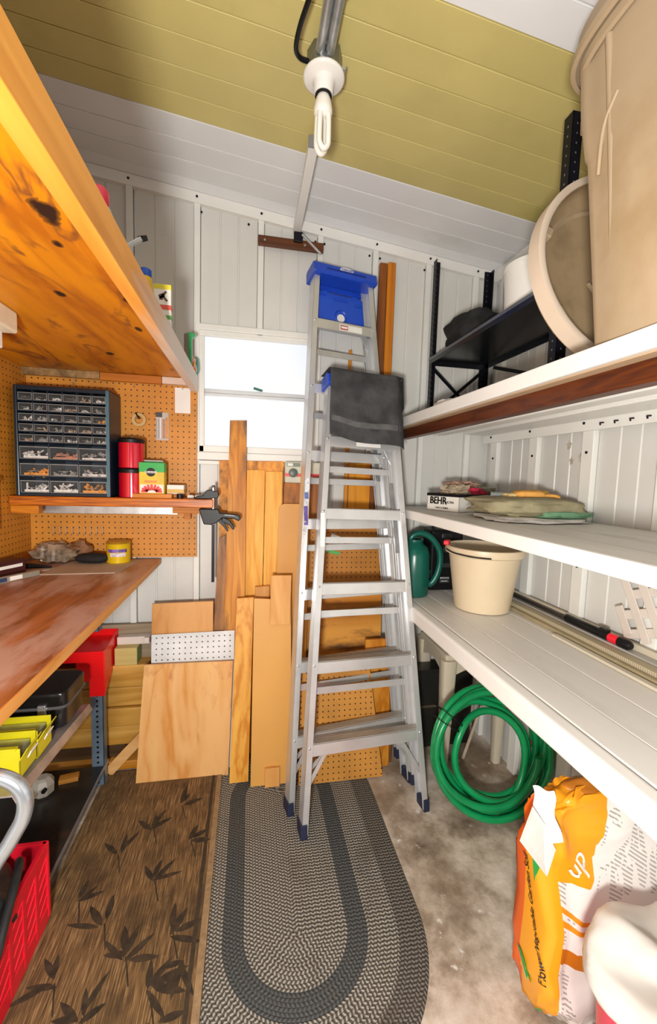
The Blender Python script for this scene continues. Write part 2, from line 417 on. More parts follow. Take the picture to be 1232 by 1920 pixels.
# ------------------------------------------------------------------ left side: plywood shelf, pegboard, bench
def ply_knots(name, light, dark, axis, knots, ring=14, waves=7, wash=None, swirl=None):
    """plywood face with hand-placed knots: (centre, radius, elongation along the grain axis)"""
    if name in MATS: return MATS[name]
    light, dark = sat(light, 1.15), sat(dark, 1.15)
    m, nt, b = _nt(name)
    st = {'X': (.22, 1, 1), 'Y': (1, .22, 1), 'Z': (1, 1, .22)}[axis]
    tc = N(nt, 'ShaderNodeTexCoord')
    mp = N(nt, 'ShaderNodeMapping'); mp.inputs['Scale'].default_value = st; L(nt, tc.outputs['Object'], mp.inputs[0])
    n2 = noise_(nt, mp.outputs[0], ring*.3, 3, .55, 1.5)
    tri = math_(nt, 'ABSOLUTE', math_(nt, 'SUBTRACT', math_(nt, 'FRACT', math_(nt, 'MULTIPLY', n2, waves)), .5))
    n1 = noise_(nt, mp.outputs[0], ring*2.2, 6, .65, .3)
    f = math_(nt, 'ADD', math_(nt, 'MULTIPLY', tri, .75), math_(nt, 'MULTIPLY', n1, .60))
    col = ramp(nt, f, [(.28, dark), (.42, tuple(.35*a+.65*c for a, c in zip(dark, light))), (.62, light)])
    if wash:
        n4 = noise_(nt, mp.outputs[0], 2.2, 4, .6)
        col = mixc(nt, ramp(nt, n4, [(.5, (0, 0, 0)), (.68, (.8, .8, .8))]), col, wash)
    if swirl:
        mp2 = N(nt, 'ShaderNodeMapping'); mp2.inputs['Scale'].default_value = tuple(.42 if a == axis else 1 for a in 'XYZ'); mp2.inputs['Rotation'].default_value = (0, 0, .35); L(nt, tc.outputs['Object'], mp2.inputs[0])
        n5 = noise_(nt, mp2.outputs[0], 5.5, 4, .55, .9)
        t5 = math_(nt, 'ABSOLUTE', math_(nt, 'SUBTRACT', math_(nt, 'FRACT', math_(nt, 'MULTIPLY', n5, 4.5)), .5))
        n6 = noise_(nt, mp2.outputs[0], 9, 3, .6)
        fac = math_(nt, 'MULTIPLY', ramp(nt, t5, [(.03, (1, 1, 1)), (.20, (0, 0, 0))]), ramp(nt, n6, [(.42, (0, 0, 0)), (.58, (.85, .85, .85))]))
        col = mixc(nt, fac, col, swirl)
    nz = noise_(nt, tc.outputs['Object'], 30, 3, .6)
    for (c, r, el) in knots:
        s = N(nt, 'ShaderNodeVectorMath', operation='SUBTRACT'); L(nt, tc.outputs['Object'], s.inputs[0]); s.inputs[1].default_value = c
        q = N(nt, 'ShaderNodeVectorMath', operation='MULTIPLY'); L(nt, s.outputs[0], q.inputs[0])
        q.inputs[1].default_value = tuple((1/(r*el) if a == axis else 1/r) for a in 'XYZ')
        ln = N(nt, 'ShaderNodeVectorMath', operation='LENGTH'); L(nt, q.outputs[0], ln.inputs[0])
        d = math_(nt, 'ADD', ln.outputs['Value'], math_(nt, 'MULTIPLY', math_(nt, 'SUBTRACT', nz, .5), 1.8))
        col = mixc(nt, ramp(nt, d, [(.55, (1, 1, 1)), (.95, (.55, .55, .55)), (1.5, (0, 0, 0))]), col, (.022, .008, .004))
    L(nt, col, b.inputs['Base Color']); b.inputs['Roughness'].default_value = .5
    bump(nt, b, f, .08, .002)
    MATS[name] = m; return m
orange_l, orange_d = (.58, .235, .050), (.30, .095, .018)
t = thing('wall_shelf', 'high plywood shelf with knotted orange underside and front edge with window glare painted in', 'shelf', (-.62, 1.2, 1.832))
def loc_(p): return (p[0]+.62, p[1]-1.2, p[2]-1.832)
kn = [(loc_(q), r, e) for q, r, e in (((-.345, .815, 1.832), .020, 2.2), ((-.47, 1.18, 1.832), .012, 1.6), ((-.37, .93, 1.832), .010, 1.6), ((-.52, 1.72, 1.832), .016, 1.3), ((-.34, 1.40, 1.832), .010, 2), ((-.30, 1.80, 1.832), .012, 2), ((-.31, 1.18, 1.832), .012, 1.8))]
ply_under = ply_knots('plywood_orange', (.68, .285, .05), (.42, .14, .022), 'Y', kn, 7, 5, swirl=(.20, .062, .014))
part('plywood_panel', B().box((-.975, .1, 1.832), (-.2752, 2.068, 1.847)), ply_under, t)
edge_m = wood('edge_painted_glare', (.78, .40, .14), (.56, .24, .07), 'Y', 20)
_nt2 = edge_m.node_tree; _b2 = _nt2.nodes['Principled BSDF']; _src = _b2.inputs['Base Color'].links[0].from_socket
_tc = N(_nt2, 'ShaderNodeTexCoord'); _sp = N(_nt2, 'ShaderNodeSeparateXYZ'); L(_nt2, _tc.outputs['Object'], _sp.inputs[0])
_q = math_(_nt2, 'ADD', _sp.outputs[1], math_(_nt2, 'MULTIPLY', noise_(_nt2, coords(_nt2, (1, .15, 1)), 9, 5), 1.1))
L(_nt2, mixc(_nt2, ramp(_nt2, _q, [(.42, (0, 0, 0)), (.75, (.85, .85, .85))]), _src, (.80, .74, .68)), _b2.inputs['Base Color'])  # window glare painted into the colour: edge board pales towards the back wall
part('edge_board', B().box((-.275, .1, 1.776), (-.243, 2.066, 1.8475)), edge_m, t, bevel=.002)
cl1 = mat('foil_strip', (.34, .22, .10), .35, .3, .5, 30)
part('cleat', B().box((-.97, 2.040, 1.800), (-.66, 2.066, 1.831)), cl1, t, bevel=.001)
part('cleat', B().box((-.658, 2.040, 1.797), (-.40, 2.066, 1.830)), wood('cleat_wood', orange_l, orange_d, 'X'), t, bevel=.001)
part('cleat', B().box((-.398, 2.042, 1.800), (-.29, 2.066, 1.830)), mat('pale_cleat', (.62, .50, .42), .5), t, bevel=.001)
t = thing('strip_light', 'cream fluorescent strip light fixed under the plywood shelf', 'light fitting', (-.70, 1.0, 1.831))
part('housing', B().box((-.755, .35, 1.772), (-.645, 1.35, 1.831)), mat('cream_enamel', (.74, .66, .50), .4), t, bevel=.006)
part('tube', B().cyl((-.70, .37, 1.750), (-.70, 1.33, 1.750), .016, n=16), white_plastic, t, smooth=40)
part('lamp_holder', B().box((-.72, 1.318, 1.728), (-.68, 1.342, 1.774)), white_plastic, t, bevel=.004)
part('lamp_holder', B().box((-.72, .36, 1.728), (-.68, .384, 1.774)), white_plastic, t, bevel=.004)

peg_c = (.60, .24, .024)
peg_back = solo('pegboard', B().box((-.966, 2.070, .992), (-.247, 2.076, 1.832)), pegboard('pegboard_brown', peg_c, 'XZ'), 'large brown pegboard fixed to the back wall left of the window', 'pegboard', (-.6, 2.073, .992))
peg_side = solo('pegboard', B().box((-.972, .4, .992), (-.967, 2.069, 1.832)), pegboard('pegboard_brown_side', peg_c, 'YZ'), 'brown pegboard on the left wall at the photo edge beside the drawer cabinet', 'pegboard', (-.97, 1.2, .992))

sh_w = wood('shelf_redwood', (.58, .20, .03), (.12, .022, .005), 'X', 120, .4, waves=4)
t = thing('pegboard_shelf', 'narrow stained wooden shelf across the pegboard holding the drawer cabinet', 'shelf', (-.55, 2.0, 1.243))
part('board', B().box((-.964, 1.90, 1.244), (-.157, 2.068, 1.283)), sh_w, t, bevel=.004)
part('support_rail', B().box((-.90, 2.045, 1.198), (-.33, 2.068, 1.238)), steel, t, bevel=.002, label='grey metal support rail')
part('bracket', B().box((-.345, 1.99, 1.21), (-.21, 2.068, 1.243)).box((-.30, 2.03, 1.18), (-.27, 2.068, 1.21)), wood('bracket_wood', orange_l, orange_d, 'X'), t, bevel=.002)
part('bracket', B().box((-.964, 1.91, 1.21), (-.86, 1.95, 1.243)), MATS['bracket_wood'], t, bevel=.002)

# parts cabinet with 30 small and 9 large clear drawers
navy = mat('navy_cabinet', (.008, .022, .042), .35, .1, .15, 10)
t = thing('drawer_cabinet', 'navy small-parts cabinet with rows of clear plastic drawers', 'cabinet', (-.76, 1.98, 1.283))
cx0, cx1, cz0, cz1, cy = -.938, -.580, 1.2835, 1.731, 1.905
part('casing', B().box((cx0, cy+.012, cz0), (cx1, 2.062, cz0+.006)).box((cx0, cy+.012, cz1-.006), (cx1, 2.062, cz1)).box((cx0, cy+.012, cz0), (cx0+.006, 2.062, cz1))
     .box((cx1-.006, cy+.012, cz0), (cx1, 2.062, cz1)).box((cx0, 2.056, cz0), (cx1, 2.062, cz1)), navy, t, bevel=.002)
face = B().box((cx0, cy, cz0), (cx0+.013, cy+.014, cz1)).box((cx1-.014, cy, cz0), (cx1, cy+.014, cz1)).box((cx0+.013, cy, cz1-.018), (cx1-.014, cy+.014, cz1)).box((cx0+.013, cy, cz0), (cx1-.014, cy+.014, cz0+.012))
part('front_frame', face, mat('navy_frame', (.006, .018, .032), .3, .1, .1, 10), t, bevel=.003)
part('edge_trim', B().box((cx1-.0135, cy-.0015, cz0+.002), (cx1-.001, cy, cz1-.004)), mat('blue_edge', (.06, .16, .22), .3, .2), t)
div = B(); H = cz1-cz0-.030; zt = cz1-.018; ph, pl = H*.1000, H*.1667
xw = (cx1-.014-cx0-.013)
rows = [(zt-ph*(i+1), ph, 6) for i in range(5)]+[(zt-ph*5-pl*(i+1), pl, 3) for i in range(3)]
for z, h, n in rows:
    div.box((cx0+.013, cy+.004, z-.0016), (cx1-.014, 2.05, z+.0016))
    for k in range(1, n): x = cx0+.013+xw*k/n; div.box((x-.0015, cy+.004, z), (x+.0015, 2.05, z+h))
part('divider_grid', div, navy, t)
clear = mat('clear_drawer', (.55, .58, .56), .05, 0, 0, 8, alpha=.04)
rimm = mat('drawer_rim', (.26, .28, .28), .2, 0, 0, 30)
def drawer_mesh(w, h, nm):
    b = B().box((-w/2, 0, 0), (w/2, .002, h*.75)).box((-w/2, .002, 0), (-w/2+.0015, .09, h*.6)).box((w/2-.0015, .002, 0), (w/2, .09, h*.6)).box((-w/2, .002, 0), (w/2, .09, .0015))
    r = B().box((-w/2, -.0025, h*.72), (w/2, .002, h*.77)).box((-w/2, -.001, 0), (w/2, .0015, .0018)).box((w/2-.002, -.001, 0), (w/2, .002, h*.75)).box((-w/2, -.001, 0), (-w/2+.0014, .002, h*.75)).box((-w*.18, -.007, h*.30), (w*.18, 0, h*.33))
    return b.mesh(nm, clear), r.mesh(nm+'_rim', rimm)
cont_m = [mat('bits_'+k, mul(c, 1.5), .4, me, .3, 90) for k, c, me in (('steel', (.42, .42, .42), .5), ('white', (.62, .60, .54), 0), ('tan', (.36, .25, .16), 0), ('copper', (.42, .17, .10), .1), ('orange', (.75, .22, .02), 0), ('dark', (.06, .055, .05), .2), ('grey', (.28, .28, .27), .2))]
sm = drawer_mesh(xw/6-.004, ph-.004, 'small_drawer'); lg = drawer_mesh(xw/3-.004, pl-.005, 'large_drawer')
for ri, (z, h, n) in enumerate(rows):
    for k in range(n):
        x = cx0+.013+xw*(k+.5)/n; me = sm if n == 6 else lg
        o = bpy.data.objects.new('drawer', me[0]); COL.objects.link(o); o.parent = t; base = Vector((x, cy+.006, z+.002))
        o.location = MW[t.name].inverted() @ base; MW[o.name] = MW[t.name] @ Matrix.Translation(o.location)
        r = bpy.data.objects.new('drawer_front', me[1]); COL.objects.link(r); r.parent = o
        w = xw/n-.008; cb = B()
        fill = rnd(.25, .6) if n == 6 else rnd(.35, .65)
        for q in range(9 if n == 6 else 16):
            px, py, pz = x+rnd(-w*.42, w*.42), cy+rnd(.014, .05), z+.004+rnd(0, h*fill*.7)
            l = rnd(.003, .008 if n == 6 else .016)
            ax = Vector((rnd(-1, 1), rnd(-1, 1), rnd(-1, 1))).normalized(); bx = ax.cross(Vector((.3, .5, .8))).normalized()
            cb.obox((px, py, pz), ax, bx, ax.cross(bx), (l, rnd(.0012, .004), rnd(.0012, .004)))
        cb.box((x-w*.45, cy+.02, z+.0035), (x+w*.45, cy+.08, z+h*fill*.35))
        sp = {(2, 5): 4, (5, 1): 3, (6, 0): 4, (7, 2): 4, (0, 5): 1, (4, 5): 1, (7, 0): 1, (0, 0): 5, (0, 3): 5}.get((ri, k))
        part('contents', cb, cont_m[sp] if sp is not None else cont_m[random.choice((0, 0, 1, 2, 6, 0, 1))], o)
# stacked red tins
for i, (z0, z1, lab) in enumerate(((1.2835, 1.4105, 'lower glossy red tin canister with black lid beside the cabinet'), (1.4108, 1.5400, 'upper glossy red tin canister stacked on another tin'))):
    t = thing('tin_canister', lab, 'canister', (-.510, 1.965, z0), 'red tins on the pegboard shelf')
    part('body', B().lathe([(.050, 0), (.0525, .002), (.0525, z1-z0-.022), (.050, z1-z0-.018)], (-.510, 1.965, z0), 40), red_tin, t, smooth=30)
    part('lid', B().lathe([(.0535, -.020), (.0535, -.006), (.048, 0), (.012, 0), (.010, 0)], (-.510, 1.965, z1-.001), 40), black_plastic, t, smooth=30)
part('knob', B().lathe([(.006, 0), (.012, .004), (.010, .007), (.002, .008)], (-.510, 1.965, 1.539), 16), steel, t, smooth=40)
t = thing('canister', 'dark steel-topped jar half hidden behind the red tins', 'canister', (-.560, 2.025, 1.2835))
part('body', B().lathe([(.030, 0), (.030, .24)], (-.548, 2.030, 1.2835), 24), black_plastic, t, smooth=30)
part('lid', B().lathe([(.031, .24), (.031, .255), (.010, .258)], (-.548, 2.030, 1.2835), 24), steel, t, smooth=30)
# plant food box on a wood scrap
solo('wood_offcut', B().box((-.495, 1.912, 1.2835), (-.335, 1.995, 1.301)), wood('offcut_orange', (.70, .34, .12), (.48, .17, .04), 'X'), 'flat orange wood offcut under the green and yellow box', 'offcut', (-.41, 1.95, 1.2835), bevel=.001)
t = thing('plant_food_box', 'green and yellow plant food box with black round emblem', 'box', (-.42, 1.955, 1.3012))
bx0, bx1, by, bz0, bz1 = -.472, -.368, 1.928, 1.3013, 1.437
gm, ym = mat('box_green', (.02, .40, .07), .4), mat('box_yellow', (.72, .52, .02), .4)
part('carton', B().box((bx0, by, bz0), (bx1, by+.055, bz1)), ym, t, bevel=.002)
part('green_band', B().box((bx0-.0006, by-.0006, bz0+.094), (bx1+.0006, by+.0556, bz1+.0006)), gm, t, bevel=.002)
part('emblem', B().lathe([(.019, 0), (.019, .0012)], ((bx0+bx1)/2-.003, by-.0006, bz0+.094), 24, (0, -1, 0)), black_plastic, t)
part('emblem_band', B().obox(((bx0+bx1)/2-.003, by-.0022, bz0+.094), (1, 0, 0), (0, 1, 0), (0, 0, 1), (.024, .0007, .0042)), white_paper, t)
text('Miracle-Gro', .0085, black_plastic, t, Matrix.Translation((((bx0+bx1)/2-.003), by-.0032, bz0+.094)) @ Matrix.Rotation(PI/2, 4, 'X'))
pm = B()
for k in range(9): a = PI*k/8; pm.obox(((bx0+bx1)/2+.030*math.cos(a), by-.0009, bz0+.010+.018*math.sin(a)), (math.cos(a), 0, math.sin(a)), (0, 1, 0), (-math.sin(a), 0, math.cos(a)), (.013, .0006, .005))
part('flower_print', pm, mat('box_red', (.75, .04, .03), .4), t)
part('print_panel', B().box((bx0+.004, by-.0005, bz0+.004), (bx1-.004, by+.001, bz0+.040)), white_paper, t)
part('title_band', B().box((bx0+.022, by-.0006, bz0+.048), (bx1-.030, by+.001, bz0+.058)), mat('print_orange', (.75, .28, .05), .4), t)
part('open_flap', B().slab([(bx0+.01, by+.05, bz1), (bx1-.01, by+.05, bz1), (bx1-.012, by+.03, bz1+.010), (bx0+.012, by+.03, bz1+.010)], .001), white_paper, t)
t = thing('small_carton', 'small white and yellow carton lying beside the plant food box', 'box', (-.325, 1.985, 1.2835))
part('carton', B().box((-.362, 1.955, 1.301), (-.290, 2.015, 1.341)), white_paper, t, bevel=.001)
part('stripe', B().box((-.3625, 1.9545, 1.305), (-.2895, 2.0155, 1.322)), mat('print_mustard', (.62, .38, .05), .4), t)
part('support_block', B().box((-.350, 1.965, 1.2835), (-.300, 2.010, 1.301)), wood('block_wood', orange_l, orange_d, 'X'), t)
solo('tape_puck', B().lathe([(.014, 0), (.014, .018), (.012, .020)], (-.302, 1.925, 1.2835), 20), black_plastic, 'small black cap at the front of the pegboard shelf', 'cap', (-.302, 1.925, 1.2835), smooth=40)
for k, (x, y) in enumerate(((-.262, 1.95), (-.232, 1.97), (-.205, 1.955))):
    solo('paint_tube', B().tube([(x-.012, y, 1.291), (x+.010, y+.004, 1.291), (x+.016, y+.005, 1.291)], [.007, .0075, .003], 10), (white_plastic, steel, white_plastic)[k], ('white squeezed tube lying by the clamp, left of three', 'silver metal tube lying by the clamp, middle of three', 'white small tube lying nearest the clamp')[k], 'tube', (x, y, 1.2835), 'small tubes at the shelf end', smooth=50)
# things hung on the pegboard
t = thing('hang_card', 'blank white card hanging on the pegboard next to the window', 'card', (-.310, 2.067, 1.66))
part('card', B().box((-.346, 2.0662, 1.674), (-.277, 2.0678, 1.790)), white_paper, t)
part('peg_hook', B().tube([(-.311, 2.069, 1.786), (-.311, 2.058, 1.785), (-.311, 2.056, 1.779)], .0015, 6), steel, t)
t = thing('blister_pack', 'clear blister pack of long bits hanging on the pegboard', 'blister pack', (-.403, 2.062, 1.55))
part('backing', B().box((-.430, 2.0645, 1.545), (-.374, 2.0675, 1.672)), mat('pack_card', (.55, .50, .46), .4), t)
for k in range(4): part('bit', B().cyl((-.421+.013*k, 2.060, 1.553), (-.421+.013*k, 2.060, 1.640+.008*(k % 2)), .004, n=8), (steel, white_plastic, cont_m[3], cont_m[4])[k], t, smooth=50)
part('header', B().box((-.430, 2.063, 1.650), (-.402, 2.0645, 1.672)), mat('pack_black', (.05, .05, .05), .4), t)
part('peg_hook', B().tube([(-.401, 2.069, 1.676), (-.401, 2.052, 1.675), (-.401, 2.050, 1.670)], .0015, 6), steel, t)
t = thing('tape_roll', 'roll of clear tape on a black hook on the pegboard', 'tape roll', (-.505, 2.06, 1.62))
part('roll', B().lathe([(.018, -.008), (.030, -.008), (.030, .008), (.018, .008), (.018, -.008)], (-.500, 2.056, 1.632), 32, (0, -1, 0), capb=False, capt=False), mat('clear_tape', (.55, .38, .16), .25, 0, .1, 10), t, smooth=40)
part('hook', B().tube([(-.515, 2.069, 1.665), (-.512, 2.045, 1.660), (-.498, 2.036, 1.640), (-.492, 2.036, 1.634)], .0032, 8), black_metal, t, smooth=50)
hk = B().tube([(0, .002, .020), (0, -.006, .019), (0, -.006, -.014), (0, -.016, -.020), (0, -.024, -.014)], .0016, 6)
hkm = hk.mesh('peg_hook', mat('hook_steel', (.62, .58, .50), .3, .6, .1, 10), None, 50)
for k in range(9):
    o = bpy.data.objects.new('peg_hook', hkm); COL.objects.link(o); o.location = (-.868+.0254*k, 2.068, 1.118)
    tag(o, '%s wire hook from the left in the row on the lower pegboard' % ('first', 'second', 'third', 'fourth', 'fifth', 'sixth', 'seventh', 'eighth', 'ninth')[k], 'hook', 'row of nine pegboard hooks')
o = bpy.data.objects.new('peg_hook', hkm); COL.objects.link(o); o.location = (-.520, 2.068, 1.795); tag(o, 'single wire hook high on the pegboard above the tape roll', 'hook')
o = bpy.data.objects.new('peg_hook', hkm); COL.objects.link(o); o.location = (-.770, 2.068, 1.790); tag(o, 'single wire hook above the drawer cabinet', 'hook')
solo('hanging_rod', B().tube([(-.950, 1.80, 1.34), (-.945, 1.79, 1.362), (-.938, 1.785, 1.362), (-.934, 1.785, 1.34)], .004, 8).tube([(-.950, 1.80, 1.34), (-.950, 1.80, 1.16)], .004, 8), black_metal, 'black bent rod hanging at the left edge in front of the pegboard shelf', 'rod', (-.95, 1.80, 1.16), smooth=50)

# items along the front of the high shelf
SZ = 1.848
def onshelf(x, y): return (x, y, SZ)
t = thing('spray_bottle', 'clear bottle with a red cap on the high plywood shelf', 'bottle', (-.330, 1.03, SZ))
part('body', B().lathe([(.028, 0), (.031, .004), (.031, .095), (.024, .118), (.014, .128)], (-.330, 1.035, SZ), 24, capt=False), mat('frosted_bottle', (.62, .66, .60), .2, 0, .05, 10), t, smooth=50)
part('cap', B().lathe([(.019, 0), (.021, .004), (.021, .026), (.016, .034), (.004, .036)], (-.330, 1.035, SZ+.125), 24), mat('pinkish_red_cap', (.80, .04, .09), .35), t, smooth=40)
part('label_band', B().lathe([(.0316, .03), (.0316, .062)], (-.330, 1.035, SZ), 24, capb=False, capt=False), mat('label_red', (.72, .06, .08), .4), t, smooth=40)
t = thing('hacksaw_blade_holder', 'grey metal tool with black tip jutting over the high shelf edge', 'tool', (-.31, 1.08, SZ))
part('shaft', B().bar((-.372, 1.078, SZ+.008), (-.276, 1.165, SZ+.130), .013, .011), steel, t, bevel=.002)
part('tip', B().bar((-.2758, 1.1655, SZ+.1303), (-.270, 1.181, SZ+.1415), .017, .013), black_plastic, t, bevel=.002)
t = thing('glue_bottle', 'yellow squeeze bottle with blue cap on the high shelf', 'bottle', (-.290, 1.275, SZ))
part('body', B().lathe([(.020, 0), (.022, .004), (.022, .050), (.0145, .086)], (-.290, 1.275, SZ), 24), mat('glue_yellow', (.78, .46, .02), .35), t, smooth=50)
part('cap', B().lathe([(.015, 0), (.016, .003), (.016, .018), (.013, .021)], (-.290, 1.275, SZ+.086), 24), mat('cap_blue', (.02, .10, .55), .35), t, smooth=40)
t = thing('seed_packet', 'white and yellow packet with a cow picture on the high shelf', 'packet', (-.262, 1.408, SZ))
part('carton', B().box((-.295, 1.398, SZ), (-.2455, 1.418, SZ+.122)), mat('packet_white', (.80, .78, .68), .5, 0, .04, 10), t, bevel=.001)
part('yellow_band', B().box((-.2956, 1.3975, SZ+.108), (-.2450, 1.4185, SZ+.1224)), mat('packet_yellow', (.72, .62, .03), .5), t)
part('red_band', B().box((-.280, 1.3972, SZ+.048), (-.2448, 1.4188, SZ+.062)), mat('packet_red', (.75, .10, .07), .5), t)
pp = B()
for dx, dz, a, l, w in ((-.272, .088, .5, .008, .006), (-.265, .094, .9, .010, .003), (-.262, .080, -.8, .009, .003), (-.274, .082, 0, .005, .005)): pp.obox((dx, 1.3972, SZ+dz), (math.cos(a), 0, math.sin(a)), (0, 1, 0), (-math.sin(a), 0, math.cos(a)), (l, .0007, w))
part('picture_patches', pp, mat('packet_brown', (.12, .05, .03), .5), t)
part('green_band', B().box((-.270, 1.3972, SZ+.020), (-.2448, 1.4188, SZ+.032)), mat('packet_green', (.10, .35, .08), .5), t)
t = thing('stapler', 'green tool handle standing upright by the window on the high shelf', 'tool', (-.262, 1.93, SZ))
part('handle', B().prism([(-.022, -.02), (.006, -.02), (.006, .108), (.018, .116), (.020, .124), (.006, .130), (-.016, .128), (-.022, .112)], (-.258, 1.93, SZ+.02), (1, 0, 0), (0, 0, 1), .024), mat('tool_green', (.015, .33, .09), .3), t, bevel=.003)
part('grip_pad', B().box((-.283, 1.912, SZ+.022), (-.264, 1.9175, SZ+.142)), mat('tool_grip', (.20, .18, .13), .6), t, bevel=.002)
t = thing('snack_bag', 'crumpled colourful foil bag beside the green tool at the shelf end', 'bag', (-.258, 1.985, SZ))
bagm, nt, b = _nt('foil_bag'); v = coords(nt)
col = ramp(nt, noise_(nt, v, 22, 4), [(.36, (.65, .05, .10)), (.44, (.80, .30, .05)), (.50, (.85, .55, .50)), (.57, (.75, .08, .22)), (.64, (.80, .75, .68))])
L(nt, col, b.inputs['Base Color']); b.inputs['Roughness'].default_value = .25
def lump(c, r, seed, amp=.25, nu=18, nv=12, flat=0.0, fs=6.0):
    c = Vector(c); g = B(); vs = []; fs_ = []
    for j in range(nv+1):
        th = PI*j/nv
        for i in range(nu):
            ph_ = 2*PI*i/nu; d = Vector((math.sin(th)*math.cos(ph_), math.sin(th)*math.sin(ph_), math.cos(th)))
            k = 1+amp*fbm(d*fs/4+Vector((seed, seed*2, 0)))
            p = Vector((d.x*r[0], d.y*r[1], d.z*r[2]))*k
            if p.z < -r[2]*(1-flat): p.z = -r[2]*(1-flat)
            vs.append(c+p)
    for j in range(nv): fs_ += [(j*nu+i, j*nu+(i+1) % nu, (j+1)*nu+(i+1) % nu, (j+1)*nu+i) for i in range(nu)]
    return g.add(vs, fs_)
part('bag', lump((-.262, 1.985, SZ+.028), (.024, .03, .036), 3, .5, flat=.2), bagm, t, smooth=60)
part('teal_pouch', lump((-.250, 2.028, SZ+.036), (.016, .02, .040), 8, .2, flat=.1), mat('teal_foil', (.03, .28, .25), .3), t, smooth=60)
part('twist', lump((-.272, 1.96, SZ+.056), (.02, .014, .009), 5, .3), mat('tape_yellow', (.65, .50, .05), .4), t, smooth=60)

# ------------------------------------------------------------------ workbench
bench_m = wood('bench_top', (.40, .165, .075), (.14, .042, .016), 'Y', 16, .36, stain=(.50, .32, .26), stain_t=.48, waves=6)
t = thing('workbench', 'long workbench with worn red-brown wooden top on slotted steel legs', 'workbench', (-.69, 1.2, 0))
part('bench_top', B().box((-.966, .15, .957), (-.417, 2.068, .985)), bench_m, t, bevel=.002)
part('edge_strip', B().box((-.4168, .15, .959), (-.412, 2.068, .984)), wood('bench_edge', (.66, .36, .16), (.48, .20, .06), 'Y'), t)
blue_steel = mat('blue_grey_steel', (.20, .28, .37), .35, .45, .15, 14)
def slotted(x0, x1, y, z0, z1, tt, side=1):
    lb = B().box((x0, y, z0), (x1, y+.004, z1)).box((x1-.004, y, z0), (x1, y+.04, z1))
    lg_ = part('leg', lb, blue_steel, tt, bevel=.001)
    hb = B(); z = z0+.02
    while z < z1-.01:
        hb.lathe([(.0052, 0), (.0052, .0012)], ((x0+x1)/2, y+.0002, z), 8, (0, -1, 0)); z += .0235
    part('slot_holes', hb, black_plastic, lg_, kind='stuff')
slotted(-.662, -.612, 1.872, .004, .616, t)
slotted(-.715, -.672, 2.015, .655, .956, t)
slotted(-.950, -.905, 1.872, .004, .956, t)
slotted(-.662, -.612, .60, .004, .956, t)
slotted(-.950, -.905, .60, .004, .956, t)
part('lower_shelf', B().box((-.960, 1.345, .086), (-.612, 1.871, .100)), mat('black_shelf', (.02, .019, .018), .3, 0, .5, 6, dirt=(.10, .045, .02), dirt_t=.66), t)
part('shelf_lip', B().box((-.6118, 1.345, .092), (-.606, 1.912, .103)), mat('shelf_lip', (.40, .42, .45), .35, .7), t)
rb = B()
# red corner bracket: flanged tray top, apron, stepped sleeve over the leg, tapered side gusset
yf = 1.866
rb.prism([(-.955, .625), (-.604, .625), (-.604, .425), (-.664, .425), (-.664, .495), (-.715, .495), (-.715, .578), (-.955, .578)], (0, yf, 0), (1, 0, 0), (0, 0, 1), .006)
rb.slab([(-.602, yf, .424), (-.602, yf+.20, .545), (-.602, yf+.20, .652), (-.602, yf, .626)], .005)
rb.slab([(-.955, yf, .622), (-.606, yf, .622), (-.606, yf+.20, .622), (-.955, yf+.20, .622)], .004)
rb.box((-.955, yf+.192, .622), (-.606, yf+.198, .652))
part('red_bracket', rb, red_enamel, t, bevel=.002, label='red enamelled steel corner bracket')
tray_m = mat('tray_steel', (.42, .37, .35), .4, .5, .3, 12)
part('tool_tray', B().slab([(-.960, 1.16, .535), (-.606, 1.16, .535), (-.606, 1.70, .482), (-.960, 1.70, .482)], .005).slab([(-.606, 1.16, .537), (-.594, 1.16, .510), (-.594, 1.70, .458), (-.606, 1.70, .484)], .003), tray_m, t, bevel=.001)
for yy in (1.25, 1.62): part('tray_hanger', B().box((-.958, yy, .44), (-.950, yy+.02, .957)), blue_steel, t)

